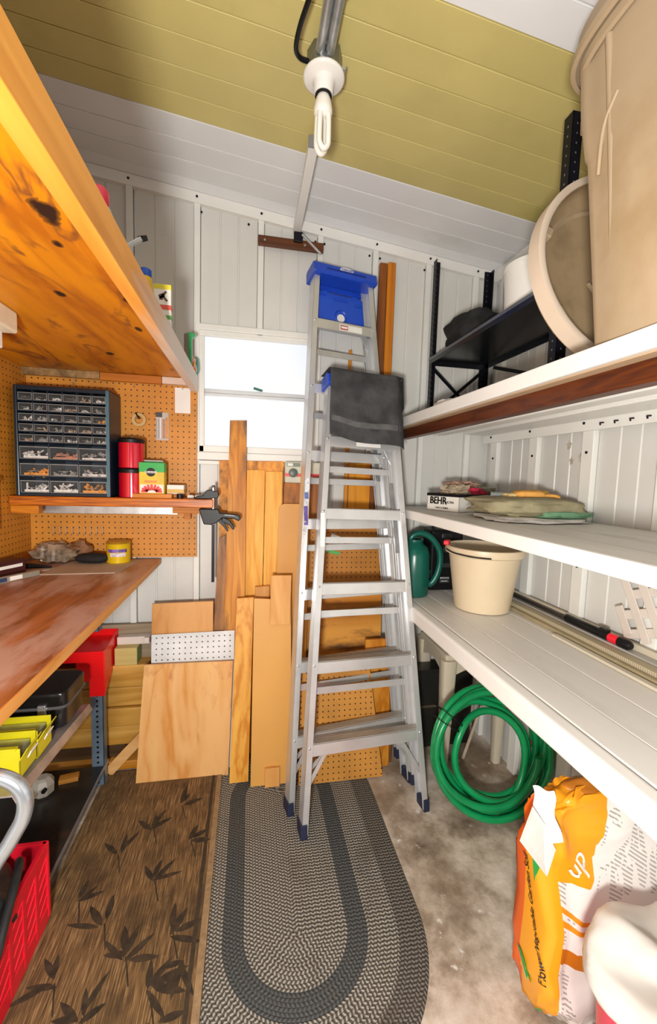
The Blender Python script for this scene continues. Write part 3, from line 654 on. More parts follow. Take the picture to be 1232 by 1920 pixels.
# toolbox on the tray
t = thing('toolbox', 'glossy black plastic toolbox with rounded corners under the bench', 'toolbox', (-.775, 1.585, .508))
bk = mat('gloss_black', (.011, .011, .012), .22, 0, .1, 10)
def rbox(c, h, n, z0, z1, ex=6):
    return B().lathe([(h[0]*.97, z0), (h[0], z0+.006), (h[0], z1-.006), (h[0]*.97, z1)], c, n, sx=1, sy=h[1]/h[0], ex=ex)
part('base', rbox((-.775, 1.585, 0), (.163, .085), 64, .508, .585, 9), bk, t, smooth=35)
part('lid', rbox((-.775, 1.585, 0), (.170, .092), 64, .588, .636, 9), bk, t, smooth=35)
part('rim', rbox((-.775, 1.585, 0), (.174, .096), 64, .580, .591, 9), mat('rim_grey', (.10, .10, .11), .25), t, smooth=35)
part('latch', B().box((-.690, 1.482, .555), (-.665, 1.494, .602)), steel, t, bevel=.002)
def stack_bin(x, y, z, label):
    t = thing('storage_bin', label, 'storage bin', (x, y, z), 'yellow open-front bins under the bench')
    w, d, h = .24, .090, .088
    b = B().box((x-w, y, z), (x, y+d, z+.004)).box((x-w, y+d-.004, z), (x, y+d, z+h)).box((x-.004, y, z), (x, y+d, z+h*.62)).box((x-w, y, z), (x-w+.004, y+d, z+h)).box((x-w, y, z), (x, y+.004, z+h))
    b.slab([(x, y+.002, z+h*.6), (x, y+d, z+h*.6), (x+.018, y+d-.003, z+h*.95), (x+.018, y+.005, z+h*.95)], .003)
    part('bin', b, yellow_plastic, t, bevel=.0015)
    part('rim', B().box((x-w-.002, y-.004, z+h-.004), (x-.008, y+.010, z+h+.004)), yellow_plastic, t, bevel=.001)
    part('contents', B().box((x-w+.01, y+.012, z+h*.35), (x-.01, y+d-.01, z+h*.8)), steel, t, bevel=.003)
    part('card_slot', B().obox((x+.012, y+d*.5, z+h*.62), (1, 0, 2), (0, 1, 0), (2, 0, -1), (.010, .02, .0015)), white_paper, t)
stack_bin(-.618, 1.325, .5215, 'yellow plastic parts bin next to the black toolbox, farther of two')
stack_bin(-.618, 1.228, .5310, 'yellow plastic parts bin under the bench, nearer of two')
t = thing('plug_adapter', 'grey two-pin adapter lying on the black lower bench shelf', 'adapter', (-.79, 1.72, .1))
part('body', B().lathe([(.030, 0), (.040, .01), (.042, .045), (.032, .065), (.02, .072)], (-.795, 1.735, .101), 8), mat('adapter_grey', (.38, .36, .31), .5), t, smooth=20)
part('pin', B().cyl((-.800, 1.695, .135), (-.806, 1.682, .135), .008, n=10), steel, t)
part('pin', B().cyl((-.770, 1.698, .145), (-.772, 1.684, .145), .008, n=10), black_plastic, t)
solo('scrap_wood', B().obox((-.725, 1.80, .110), (1, .2, 0), (-.2, 1, 0), (0, 0, 1), (.035, .018, .009)), wood('scrap_orange', (.62, .33, .12), (.42, .18, .05), 'X'), 'little orange wood scrap on the black lower bench shelf', 'scrap', (-.725, 1.80, .101))

# things lying on the bench
BT = .9852
t = thing('yellow_tin', 'yellow tin with a purple and white label at the back of the bench', 'tin', (-.575, 1.95, BT))
part('body', B().lathe([(.047, 0), (.049, .003), (.049, .085), (.050, .088)], (-.575, 1.985, BT+.0035), 32, capt=False), mat('tin_yellow', (.72, .50, .008), .3, .1, .05, 6), t, smooth=30)
part('rim', B().lathe([(.050, .086), (.051, .090), (.046, .096), (.044, .094)], (-.575, 1.985, BT+.0035), 32), mat('tin_rim', (.45, .25, .02), .3, .3), t, smooth=30)
def arc_patch(c, r, a0, a1, z0, z1, n=10): return B().grid(lambda u, v: (c[0]+r*math.cos(a0+(a1-a0)*u), c[1]+r*math.sin(a0+(a1-a0)*u), c[2]+z0+(z1-z0)*v), n, 1, .0006)
part('label_print', arc_patch((-.575, 1.985, BT+.0035), .0498, -PI*.72, -PI*.18, .050, .064), mat('label_purple', (.14, .08, .32), .4, 0, .9, 90), t)
part('label_print', arc_patch((-.575, 1.985, BT+.0035), .0498, -PI*.64, -PI*.22, .031, .047), mat('label_white', (.60, .55, .62), .4, 0, .6, 90), t)
solo('cardboard_sheet', B().slab([(-.800, 1.760, BT+.003), (-.528, 1.775, BT+.003), (-.487, 2.035, BT+.003), (-.770, 2.035, BT+.003)], .003), mat('grey_card', (.47, .38, .28), .75, 0, .1, 10), 'flat grey-brown cardboard sheet on the bench under the tin', 'cardboard', (-.64, 1.9, BT))
solo('glasses_pouch', lump((-.670, 1.965, BT+.026), (.075, .035, .023), 4, .12, 28, 14, flat=.1), black_fabric, 'black soft pouch lying on the cardboard sheet', 'pouch', (-.67, 1.965, BT+.003), smooth=60)
part_t = thing('plastic_bag', 'crinkled clear plastic bag of parts at the back left of the bench', 'bag', (-.84, 1.98, BT))
cp = mat('crinkled_plastic', (.34, .26, .18), .12, 0, .5, 20, alpha=.55)
part('bag', lump((-.835, 1.985, BT+.045), (.085, .05, .045), 11, .45, 26, 14, flat=.15, fs=9), cp, part_t, smooth=25)
for k in range(5): part('fitting', B().cyl((-.885+.022*k, 1.985+.008*(k % 2), BT+.01), (-.880+.022*k, 1.98, BT+.075-.008*k), .007, n=10), (white_plastic, steel, white_plastic, steel, steel)[k], part_t, smooth=50)
part_t2 = thing('brown_pouch', 'brown crumpled paper bag leaning behind the black pouch', 'bag', (-.76, 2.02, BT))
part('bag', lump((-.755, 2.015, BT+.046), (.062, .03, .045), 21, .35, 22, 12, flat=.1, fs=8), mat('brown_bag', (.22, .10, .04), .6, 0, .4, 14), part_t2, smooth=25)
solo('paper_slip', B().slab([(-.868, 1.80, BT+.002), (-.795, 1.845, BT+.002), (-.775, 1.895, BT+.002), (-.86, 1.86, BT+.002)], .0015), mat('grey_paper', (.55, .50, .42), .7), 'pale paper slip lying left of the cardboard on the bench', 'paper', (-.82, 1.85, BT))
t = thing('spirit_level', 'slim pale level with white labels at the left bench edge', 'level', (-.87, 1.64, BT))
part('body', B().obox((-.862, 1.655, BT+.010), (.55, 1, 0), (-1, .55, 0), (0, 0, 1), (.125, .010, .010)), mat('level_grey', (.42, .40, .33), .4, .4), t, bevel=.002)
for k, (d, mm) in enumerate(((-.07, white_paper), (-.02, mat('label_navy', (.03, .05, .12), .4)), (.035, white_paper))):
    c = Vector((-.862, 1.655, 0))+Vector((.55, 1, 0)).normalized()*d+Vector((1, -.55, 0)).normalized()*.0102
    part('label_strip', B().obox((c.x, c.y, BT+.011), (.55, 1, 0), (-1, .55, 0), (0, 0, 1), (.022, .0006, .0075)), mm, t)
t = thing('small_toolcase', 'dark maroon case with white stripe at the left edge of the bench', 'case', (-.93, 1.78, BT))
part('case', B().obox((-.925, 1.76, BT+.030), (.45, 1, 0), (-1, .45, 0), (0, 0, 1), (.07, .035, .03)), mat('maroon', (.055, .012, .012), .4), t, bevel=.004)
part('stripe', B().obox((-.8925, 1.7445, BT+.036), (.45, 1, 0), (-1, .45, 0), (0, 0, 1), (.055, .0008, .006)), white_paper, t)
solo('dark_tool', B().tube([(-.915, 1.88, BT+.012), (-.87, 1.875, BT+.012), (-.80, 1.87, BT+.008)], [.012, .010, .004], 10), black_plastic, 'dark slim hand tool pointing at the paper slip on the bench', 'tool', (-.86, 1.88, BT), smooth=50)

# tubular frame, crate and bag at the lower left
tube_pts = []
ctl = [(-.52, .75, .02), (-.50, .75, .40), (-.445, .75, .66), (-.395, .75, .76), (-.3755, .75, .800), (-.372, .75, .835), (-.385, .75, .862), (-.412, .75, .878), (-.45, .75, .884), (-.55, .75, .884), (-.66, .75, .884), (-.70, .75, .868), (-.715, .75, .83), (-.72, .75, .5), (-.72, .75, .02)]
def smooth_path(c, k=6, closed=False):
    c = [Vector(p) for p in c]; out = []; n = len(c)
    for i in range(n if closed else n-1):
        p0, p1, p2, p3 = (c[(i-1) % n], c[i], c[(i+1) % n], c[(i+2) % n]) if closed else (c[max(i-1, 0)], c[i], c[i+1], c[min(i+2, n-1)])
        for j in range(k):
            u = j/k; out.append(.5*((2*p1)+(p2-p0)*u+(2*p0-5*p1+4*p2-p3)*u*u+(3*p1-p0-3*p2+p3)*u**3))
    if not closed: out.append(c[-1])
    return out
t = thing('folding_chair_frame', 'bent silver tube frame standing at the lower left corner', 'chair frame', (-.6, .75, 0))
part('tube_frame', B().tube(smooth_path(ctl, 5), .0125, 16), mat('silver_tube', (.42, .45, .49), .24, .8, .06, 6), t, smooth=50)
part('cross_tube', B().cyl((-.505, .75, .35), (-.72, .75, .35), .010, n=12), MATS['silver_tube'], t, smooth=50)
for x in (-.52, -.72): part('foot', B().cyl((x, .75, 0), (x, .75, .03), .0155, n=16), rubber, t, smooth=50)
t = thing('plastic_crate', 'bright red slatted plastic crate on the floor by the leaf mat', 'crate', (-.74, 1.13, 0))
c0, c1, d0, d1, ch = -.890, -.594, .965, 1.300, .262
part('floor_panel', B().box((c0, d0, .010), (c1, d1, .018)), red_plastic, t)
for (a, bb) in (((c0, d0), (c1, d0)), ((c0, d1), (c1, d1)), ((c0, d0), (c0, d1)), ((c1, d0), (c1, d1))):
    a3, b3 = Vector((*a, 0)), Vector((*bb, 0)); d = (b3-a3).normalized(); w = B(); ln = (b3-a3).length
    nrm = Vector((-d.y, d.x, 0))
    w.obox((a3+b3)/2+Vector((0, 0, ch-.018)), d, nrm, (0, 0, 1), (ln/2+.004, .007, .018))
    w.obox((a3+b3)/2+Vector((0, 0, .030)), d, nrm, (0, 0, 1), (ln/2+.002, .005, .025))
    w.obox((a3+b3)/2+Vector((0, 0, .14)), d, nrm, (0, 0, 1), (ln/2, .002, .10))
    for k in range(6): w.obox(a3+d*ln*k/5+Vector((0, 0, .14)), d, nrm, (0, 0, 1), (.008, .006, .12))
    for k in range(5):
        for z in (.075, .115, .155, .195): w.obox(a3+d*ln*(k+.5)/5+Vector((0, 0, z)), d+Vector((0, 0, .55)), nrm, (-.55*d.x, -.55*d.y, 1), (ln*.105, .0045, .006))
    part('slatted_side', w, red_plastic, t, bevel=.0015)
t.location.z += .008; MW[t.name] = Matrix.Translation(t.location)
t = thing('duffel_bag', 'dark grey soft bag stuffed into the red crate', 'bag', (-.76, 1.10, .05))
part('bag', lump((-.735, 1.11, .20), (.140, .150, .19), 31, .16, 30, 18, flat=.1, fs=7), mat('bag_charcoal', (.028, .030, .033), .55, 0, .5, 9, bmp=.4, bscale=30), t, smooth=60)
part('strap', B().tube(smooth_path([(-.62, 1.21, .30), (-.592, 1.15, .33), (-.578, 1.06, .285), (-.580, 1.00, .22), (-.60, .97, .27)], 5), .011, 10), MATS['bag_charcoal'], t, smooth=50)

# ------------------------------------------------------------------ lumber
def lean(name, label, cat, Y0, k, pts, t, m, bevel=.0012, parent=None, group=None):
    """board leaning on the back wall: (x, z) corners of its front face, depth Y0 + k*z"""
    q = [(x, Y0+k*z, z) for x, z in pts]
    b = B().slab(q, t)
    if parent: return part(name, b, m, parent, bevel=bevel)
    return solo(name, b, m, label, cat, ((pts[0][0]+pts[1][0])/2, Y0, pts[0][1]), group, bevel=bevel)
def boardw(name, l, d, axis='Z', **kw): return wood(name, l, d, axis, **kw)
F0 = .0075
GL = 'lumber and panels leaning on the back wall'
fir = ply_knots('fir_plywood', (.82, .50, .235), (.66, .30, .10), 'Z', [], 7, 6, swirl=(.56, .20, .06))
lean('plywood_sheet', 'square fir plywood sheet with cathedral grain leaning in front of the others', 'plywood', 1.857, .10, [(-.481, F0), (-.079, F0), (-.064, .530), (-.454, .533)], .012, fir, group=GL)
wp = lean('pegboard_offcut', 'white pegboard strip showing above the square plywood sheet', 'pegboard', 1.900, .10, [(-.429, .012), (-.063, .012), (-.060, .656), (-.434, .650)], .004, pegboard('pegboard_white', (.78, .79, .80), 'XZ', (.05, .05, .06)), group=GL)
lean('plywood_offcut', 'pale orange plywood piece behind the white pegboard strip', 'plywood', 1.935, .07, [(-.44, .012), (-.158, .012), (-.162, .793), (-.436, .788)], .016, ply_knots('ply_pale', (.70, .38, .16), (.50, .22, .07), 'Z', [((-.10, 0, .74), .012, 1.5)], 9, 4), group=GL)
tallm = wood('tall_board', (.68, .33, .10), (.38, .14, .035), 'Z', 42, stain=(.17, .085, .045), stain_t=.60)
lean('long_board', 'tallest board with dark smudges standing in front of the window', 'board', 1.935, .068, [(-.122, F0), (-.014, F0), (-.016, 1.655), (-.095, 1.651)], .020, tallm, group=GL)
lean('rough_stud', 'short dark-streaked stud left of the tallest board', 'board', 1.962, .06, [(-.190, .012), (-.130, .012), (-.100, 1.112), (-.141, 1.089)], .030, wood('rough_stud', (.45, .23, .10), (.14, .06, .03), 'Z', 30, stain=(.06, .035, .02), stain_t=.58), group=GL)
pine = wood('pine', (.84, .50, .17), (.64, .29, .06), 'Z', 55, knots=.055, kscale=7, waves=3)
lean('pine_board', 'clean pine board right of the tallest board, left of a pair', 'board', 1.990, .040, [(-.028, .012), (.062, .012), (.0735, 1.422), (-.013, 1.420)], .018, pine, group=GL)
lean('pine_board', 'clean pine board next to the small appliance, right of a pair', 'board', 1.990, .040, [(.068, .012), (.150, .012), (.158, 1.417), (.0765, 1.415)], .018, pine, group=GL)
osb = mat('osb', (.62, .25, .035), .6, 0, .55, 34, stretch=(1, 1, .6))
lean('chipboard_panel', 'orange chipboard panel behind the pine boards under the window', 'panel', 2.035, .020, [(-.139, .012), (.160, .012), (.164, 1.467), (-.144, 1.461)], .012, osb, group=GL)
lean('block_offcut', 'squat wood block end between the pine boards and knotted board', 'offcut', 1.945, .05, [(.030, .012), (.098, .012), (.102, .862), (.034, .858)], .030, wood('block', (.66, .36, .15), (.46, .20, .07), 'Z', 14), group=GL)
hard = mat('hardboard', (.64, .295, .05), .45, 0, .06, 4)
hp = [(.118, .012), (.285, .012), (.290, 1.262), (.168, 1.262), (.150, 1.255), (.142, 1.238)]
lean('hardboard_sheet', 'tan hardboard sheet with a rounded top corner beside the ladder', 'hardboard', 1.950, .05, hp, .006, hard, group=GL)
lean('knotted_board', 'board with a big round knot leaning right of the plywood sheet', 'board', 1.800, .15, [(-.0715, F0), (.0125, F0), (.0265, .827), (-.051, .824)], .018,
     ply_knots('knotty', (.80, .45, .13), (.58, .235, .05), 'Z', [((.035, .03, .355), .016, 1.3), ((.0, .05, .40), .005, 1)], 20, 3), group=GL)
t = thing('fibreboard_panel', 'smooth tan fibreboard panel left of the ladder', 'panel', (.105, 1.765, F0), GL)
mdf = mat('fibreboard', (.70, .355, .080), .5, 0, .05, 3)
lean('sheet', None, None, 1.765, .16, [(.022, F0), (.205, F0), (.198, .818), (.0275, .830)], .012, mdf, parent=t)
lean('top_block', None, None, 1.764, .16, [(.100, .711), (.192, .709), (.198, .933), (.104, .934)], -.016, wood('top_block', (.74, .44, .20), (.58, .29, .11), 'Z', 18), parent=t)
lean('bottom_block', None, None, 1.764, .16, [(.085, F0), (.150, F0), (.150, .088), (.085, .088)], -.018, MATS['top_block'], parent=t)
t = thing('pegboard_sheet', 'dark brown pegboard panel seen between the ladder steps', 'pegboard', (.43, 2.0, .012), GL)
lean('sheet', None, None, 2.000, .035, [(.205, .012), (.692, .012), (.678, 1.158), (.205, 1.160)], .005, pegboard('pegboard_dark', (.50, .20, .025), 'XZ'), parent=t)
lean('price_sticker', None, None, 1.9985, .035, [(.385, 1.020), (.470, 1.035), (.482, 1.085), (.412, 1.115)], .0008, white_paper, parent=t)
lean('sticker_stripe', None, None, 1.9975, .035, [(.385, 1.018), (.452, 1.002), (.458, 1.018), (.392, 1.034)], .0008, mat('sticker_green', (.10, .42, .10), .5), parent=t)
lean('striped_plywood', 'orange plywood with dark burnt bands behind the ladder middle', 'plywood', 1.945, .045, [(.320, .012), (.676, .012), (.670, .815), (.320, .818)], .012, wood('banded_ply', (.70, .36, .12), (.45, .18, .05), 'X', 8, stain=(.16, .065, .02), stain_t=.60), group=GL)
lean('pegboard_sheet', 'orange-brown pegboard piece standing behind the lowest ladder steps', 'pegboard', 1.742, .12, [(.235, F0), (.632, F0), (.560, .56), (.240, .56)], .004, pegboard('pegboard_orange', (.60, .27, .05), 'XZ'), group=GL)
lean('knotted_offcut', 'orange knotted plank behind the ladder right leg', 'board', 1.812, .09, [(.575, .004), (.684, .004), (.686, .62), (.560, .62)], .018, ply_knots('knotty_orange', (.68, .32, .08), (.46, .17, .03), 'Z', [((.01, .04, .45), .016, 1.4)], 18, 3), group=GL)
lean('dark_plank', 'dark rough plank edge beside the knotted plank', 'board', 1.835, .08, [(.688, .004), (.706, .004), (.712, .64), (.692, .64)], .03, wood('dark_plank', (.30, .15, .05), (.10, .04, .015), 'Z', 24), group=GL)
lean('wide_plank', 'wide orange plank behind the ladder below the cloth', 'board', 2.045, .012, [(.495, .012), (.652, .012), (.651, 1.474), (.497, 1.470)], .016, wood('wide_plank', (.72, .34, .07), (.48, .18, .03), 'Z', 20), group=GL)
lean('thin_strip', 'thin orange strip standing left of the wide plank', 'board', 2.045, .012, [(.468, .012), (.491, .012), (.492, 2.03), (.478, 2.03)], .014, wood('thin_strip', (.60, .27, .06), (.36, .13, .03), 'Z', 20), group=GL)
t = thing('appliance_stand', 'dark stained board holding the small dial appliance', 'board', (.25, 2.05, .012))
lean('board', None, None, 2.046, .0, [(.166, .012), (.375, .012), (.375, 1.362), (.166, 1.362)], .042, wood('dark_osb', (.45, .17, .04), (.14, .05, .02), 'Z', 18, stain=(.05, .02, .01), stain_t=.58), parent=t)
t = thing('dial_timer', 'pale appliance with red stripe and round dial behind the ladder', 'appliance', (.25, 2.05, 1.3625))
part('case', B().box((.168, 2.022, 1.3628), (.352, 2.082, 1.466)), mat('putty', (.60, .58, .46), .45), t, bevel=.006)
part('red_stripe', B().box((.1675, 2.0212, 1.394), (.3525, 2.03, 1.410)), mat('stripe_red', (.70, .08, .08), .4), t)
part('dial', B().lathe([(.022, 0), (.020, .014), (.016, .016)], (.208, 2.0215, 1.412), 24, (0, -1, 0)), mat('dial_grey', (.10, .14, .12), .4), t, smooth=40)
part('display_panel', B().box((.176, 2.0208, 1.442), (.242, 2.03, 1.460)), mat('display_green', (.20, .24, .17), .3), t)
part('display_label', B().box((.180, 2.0202, 1.445), (.206, 2.03, 1.458)), white_paper, t)
solo('long_post', B().slab([(.60, 2.045, .012), (.640, 2.045, .012), (.652, 2.055, 2.455), (.617, 2.055, 2.455)], .022), wood('mahogany', (.25, .085, .025), (.10, .03, .01), 'Z', 30), 'dark red-brown post against the wall right of the ladder cap', 'post', (.62, 2.05, .012), bevel=.002)
solo('long_post', B().slab([(.652, 2.043, .012), (.689, 2.043, .012), (.698, 2.053, 2.462), (.657, 2.053, 2.462)], .022), wood('amber_post', (.60, .24, .03), (.42, .14, .015), 'Z', 24), 'amber stained post against the wall, right of the dark one', 'post', (.67, 2.05, .012), bevel=.004)

# stacked lumber under and beside the bench
tan = wood('treated_lumber', (.66, .41, .155), (.42, .215, .06), 'X', 22, knots=.05, kscale=4)
zz = [(.010, .052, 1.96), (.118, .208, 1.985), (.214, .301, 1.972), (.307, .397, 1.985), (.403, .506, 1.975)]
labs = ['lowest orange plank of the lumber pile under the bench', 'second plank from the floor in the lumber pile', 'third plank from the floor in the lumber pile', 'fourth plank from the floor in the lumber pile', 'top plank with a knot in the lumber pile']
for (z0, z1, y), lab in zip(zz, labs):
    solo('lumber_plank', B().box((-.955, y, z0), (-.452+rnd(-.01, .01), y+.09, z1)), tan if z0 > .06 else wood('fresh_plank', (.70, .38, .14), (.48, .20, .05), 'X', 22), lab, 'plank', (-.7, y+.045, z0), 'lumber pile under the bench', bevel=.005)
solo('spacer_block', B().box((-.93, 1.995, .0525), (-.56, 2.07, .1178)), wood('dark_spacer', (.10, .06, .03), (.04, .02, .01), 'X'), 'dark spacer beam under the lumber pile', 'block', (-.75, 2.03, .0525), bevel=.003)
t = thing('treated_offcut', 'short greenish timber end on top of the lumber pile beside the red bracket', 'offcut', (-.54, 2.02, .5065))
part('timber', B().box((-.596, 1.975, .5068), (-.500, 2.06, .588)), wood('green_timber', (.60, .50, .24), (.42, .32, .13), 'X', 20), t, bevel=.003)
part('end_grain', B().box((-.4998, 1.977, .5088), (-.4985, 2.058, .586)), mat('end_green', (.24, .32, .13), .7, 0, .3, 30), t)
solo('white_moulding', B().box((-.596, 2.015, .5885), (-.452, 2.058, .625)).box((-.474, 1.995, .600), (-.45, 2.04, .6255)), mat('moulding_white', (.74, .66, .60), .45, 0, .08, 10), 'white painted moulding lying on the greenish timber end', 'moulding', (-.58, 2.04, .5885), bevel=.003)
solo('grey_ledge_board', B().box((-.95, 2.062, .50), (-.445, 2.085, .668)), wood('grey_board', (.36, .29, .21), (.22, .17, .12), 'X', 16), 'grey weathered board on edge behind the white moulding', 'board', (-.7, 2.07, .50), bevel=.002)
solo('angled_offcut', B().slab([(-.640, 1.935, .030), (-.600, 1.930, .008), (-.470, 1.93, .150), (-.470, 1.935, .215)], .012), wood('angled_offcut', (.78, .50, .26), (.60, .32, .14), 'X', 16), 'pale plywood strip lying aslant beside the slotted bench leg', 'offcut', (-.57, 1.93, .008), bevel=.001)

# ------------------------------------------------------------------ stepladders
def make_ladder(name, label, mid, ang, k, Lr, nst, wb, wt, sp, side, zf, dep):
    ux = Vector((math.cos(ang), math.sin(ang), 0)); bk_ = Vector((-math.sin(ang), math.cos(ang), 0))
    uz = (bk_*k+ux*side+Vector((0, 0, 1))).normalized(); ux = (ux-uz*ux.dot(uz)).normalized(); uy = uz.cross(ux)
    mw = Matrix((ux, uy, uz)).transposed().to_4x4(); mw.translation = Vector(mid)
    t = thing(name, label, 'ladder', mid, mw=mw)
    T = lambda *p: mw @ Vector(p)
    def lb(c0, c1):   # local box
        b = B().box(c0, c1); b.v = [mw @ v for v in b.v]; return b
    def loc(b): b.v = [mw @ v for v in b.v]; return b
    hw = lambda z: (wb+(wt-wb)*z/Lr)/2
    def chan(s, z0, z1, dy, dep, fl, off):
        p, q = Vector((s*(hw(z0)-off), dy, z0)), Vector((s*(hw(z1)-off), dy, z1)); d = (q-p).normalized(); y = Vector((0, 1, 0)); x = y.cross(d).normalized()*1.0
        if x.x*s < 0: x = -x
        c = (p+q)/2; l = (q-p).length/2; b = B()
        b.obox(c-x*.0015+y*dep/2, x, y, d, (.0015, dep/2, l))
        b.obox(c-x*fl/2+y*.0015, x, y, d, (fl/2, .0015, l))
        b.obox(c-x*fl/2+y*(dep-.0015), x, y, d, (fl/2, .0015, l))
        return b
    for s in (-1, 1):
        r = part('front_rail', loc(chan(s, .012, Lr-.01, 0, .060, .026, 0)), alu, t, bevel=.001)
        part('foot', lb((s*hw(0)-.024 if s > 0 else -hw(0)-.003, -.004, -.004), (s*hw(0)+.003 if s > 0 else -hw(0)+.024, .064, .050)), rubber, t, bevel=.003)
        rv = B()
        for i in range(1, nst+1):
            z = zf+sp*(i-1)-.012; rv.lathe([(.005, 0), (.005, .002), (.002, .004)], (s*(hw(z)-.012), -.0002, z), 8, (0, -1, 0))
        part('rivets', loc(rv), steel, t, kind='stuff')
        part('rear_rail', loc(chan(s, .12, Lr-.03, .061, .024, .024, .012)), alu, t, bevel=.001)
        part('rear_foot', lb((s*(hw(.12)-.012)-(.026 if s > 0 else .002), .060, .080), (s*(hw(.12)-.012)+(.002 if s > 0 else .026), .090, .125)), rubber, t, bevel=.002)
    for i in range(1, nst+1):
        z = zf+sp*(i-1); w = hw(z)-.003; b = B()
        b.box((-w, .001, z-.003), (w, .060, z)); b.box((-w, .001, z-.045), (w, .004, z)); b.box((-w, .057, z-.025), (w, .060, z))
        st_ = part('step', loc(b), alu, t, bevel=.001)
        rg = B()
        for j in range(4): rg.box((-w+.002, .007+.0135*j, z), (w-.002, .016+.0135*j, z+.0022))
        part('tread', loc(rg), alu_worn, st_, kind='stuff')
        if i == 1:
            for s in (-1, 1):
                for dz, dx in ((.19, .11), (.14, .16)):
                    bb = B().bar((s*(hw(z-dz)-.010), .030 if dz > .15 else .058, z-dz), (s*(w-dx), .030 if dz > .15 else .058, z-.006), .016, .003, (0, 1, 0)); part('brace', loc(bb), alu, t)
        elif i % 2 or i == nst:
            for s in (-1, 1):
                bb = B().bar((s*(hw(z-.11)-.010), .060, z-.11), (s*(w-.055), .060, z-.006), .014, .003, (0, 1, 0)); part('brace', loc(bb), alu, t)
        zr = z-sp*.42
        if i > 1:
            w2 = hw(zr)-.014; part('rear_rung', lb((-w2, .066, zr-.014), (w2, .070, zr+.014)), alu, t, bevel=.001)
    zs = zf+sp*(nst-1)*.60
    for s in (-1, 1): part('spreader', loc(B().bar((s*(hw(zs)-.030), .045, zs), (s*(hw(zs+.32)-.034), .055, zs+.32), .020, .004, (0, 1, 0))), steel, t)
    # moulded cap
    cw = wt/2+.012; z0 = Lr-.035
    pr = [(-.020, 0), (-.028, .006), (-.022, .048), (-.008, .058), (dep-.014, .058), (dep, .046), (dep, 0)]
    b = B(); n = len(pr); vs = [(x, y, z0+h) for x in (-cw, cw) for y, h in pr]
    b.add(vs, [tuple(range(n)), tuple(range(2*n-1, n-1, -1))]+[(i, (i+1) % n, n+(i+1) % n, n+i) for i in range(n)])
    part('cap', loc(b), ladder_blue, t, bevel=.005)
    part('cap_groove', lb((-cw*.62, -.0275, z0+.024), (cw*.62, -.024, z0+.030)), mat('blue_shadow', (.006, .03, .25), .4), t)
    # folding pail shelf under the cap
    zc = z0-.008; wp_ = hw(zc-.1)-.030
    pan = B().prism([(-wp_, -.188), (wp_, -.188), (wp_*.93, -.035), (wp_*.55, -.018), (wp_*.45, -.030), (-wp_*.45, -.030), (-wp_*.55, -.018), (-wp_*.93, -.035)], (0, .056, zc), (1, 0, 0), (0, 0, 1), .008)
    part('pail_shelf', loc(pan), ladder_blue_d, t, bevel=.003)
    part('shelf_back', lb((-wp_, .061, zc-.02), (wp_, .065, zc+.005)), ladder_blue, t)
    part('shelf_hole', loc(B().lathe([(.014, 0), (.018, .003), (.020, .001)], (.0, .0518, zc-.145), 24, (0, -1, 0))), white_plastic, t, smooth=40)
    part('shelf_ring', loc(B().lathe([(.026, 0), (.030, .003), (.034, 0)], (.0, .0519, zc-.138), 28, (0, -1, 0), capb=False, capt=False)), ladder_blue, t, smooth=40)
    part('shelf_ridge', lb((-wp_*.30, .048, zc-.062), (wp_*.30, .053, zc-.052)), ladder_blue, t, bevel=.003)
    part('shelf_ridge', lb((-wp_*.92, .048, zc-.050), (-wp_*.6, .053, zc-.042)), ladder_blue, t, bevel=.003)
    part('shelf_ridge', lb((wp_*.55, .048, zc-.075), (wp_*.9, .053, zc-.065)), ladder_blue, t, bevel=.003)
    return t, mw, hw, z0, cw
TA = math.radians(11.5)
lad, mwA, hwA, zA, cwA = make_ladder('stepladder', 'tall folded aluminium stepladder with blue cap leaning on the wall', (.468, 1.640, .004), TA, .150, 2.37, 7, .600, .296, .305, .012, .305, .092)
mwL = lambda mw, x, y, z: mw @ Matrix.Translation((x, y, z)) @ Matrix.Rotation(PI/2, 4, 'X')
ov = B().lathe([(.034, 0), (.034, .0015)], (0, 0, 0), 32, (0, -1, 0), sx=1, sy=1)
ov.v = [mwA @ (Vector((v.x, v.y, v.z*.34))+Vector((0, -.0250, zA+.036))) for v in ov.v]
part('logo_oval', ov, white_plastic, lad, label='white oval badge')
text('WERNER', .015, ladder_blue, lad, mwL(mwA, 0, -.0272, zA+.036))
z7 = .305*7-.025
def lboxA(c0, c1): b = B().box(c0, c1); b.v = [mwA @ v for v in b.v]; return b
part('warning_label', lboxA((-.030, -.0006, z7-.014), (.085, .001, z7+.014)), white_paper, lad)
part('danger_mark', lboxA((-.026, -.0014, z7-.010), (.012, .001, z7+.010)), mat('danger_red', (.45, .03, .02), .4), lad)
part('danger_band', lboxA((-.023, -.0020, z7-.005), (.009, .001, z7+.005)), white_paper, lad)
stick = [(.062, (.65, .70, .80)), (.030, (.10, .14, .35)), (.030, (.60, .62, .68)), (.085, (.12, .08, .30)), (.04, (.55, .57, .60))]
z = 1.40
for i, (h, c) in enumerate(stick):
    xx = -hwA(z); part('rail_sticker', lboxA((xx+.002, -.0012, z-h), (xx+.020, .0005, z-.002)), mat('rail_sticker_%d' % i, c, .4, 0, .4, 80), lad); z -= h
lad2, mwB, hwB, zB, cwB = make_ladder('stepladder', 'shorter folded aluminium stepladder in front with a grey cloth over its top', (.489, 1.494, .004), .125, .187, 1.850, 5, .556, .323, .314, .026, .338, .080)
def lboxB(c0, c1): b = B().box(c0, c1); b.v = [mwB @ v for v in b.v]; return b
part('step_label', lboxB((-.035, -.0006, 1.594-.036), (.080, .001, 1.594-.010)), white_paper, lad2)
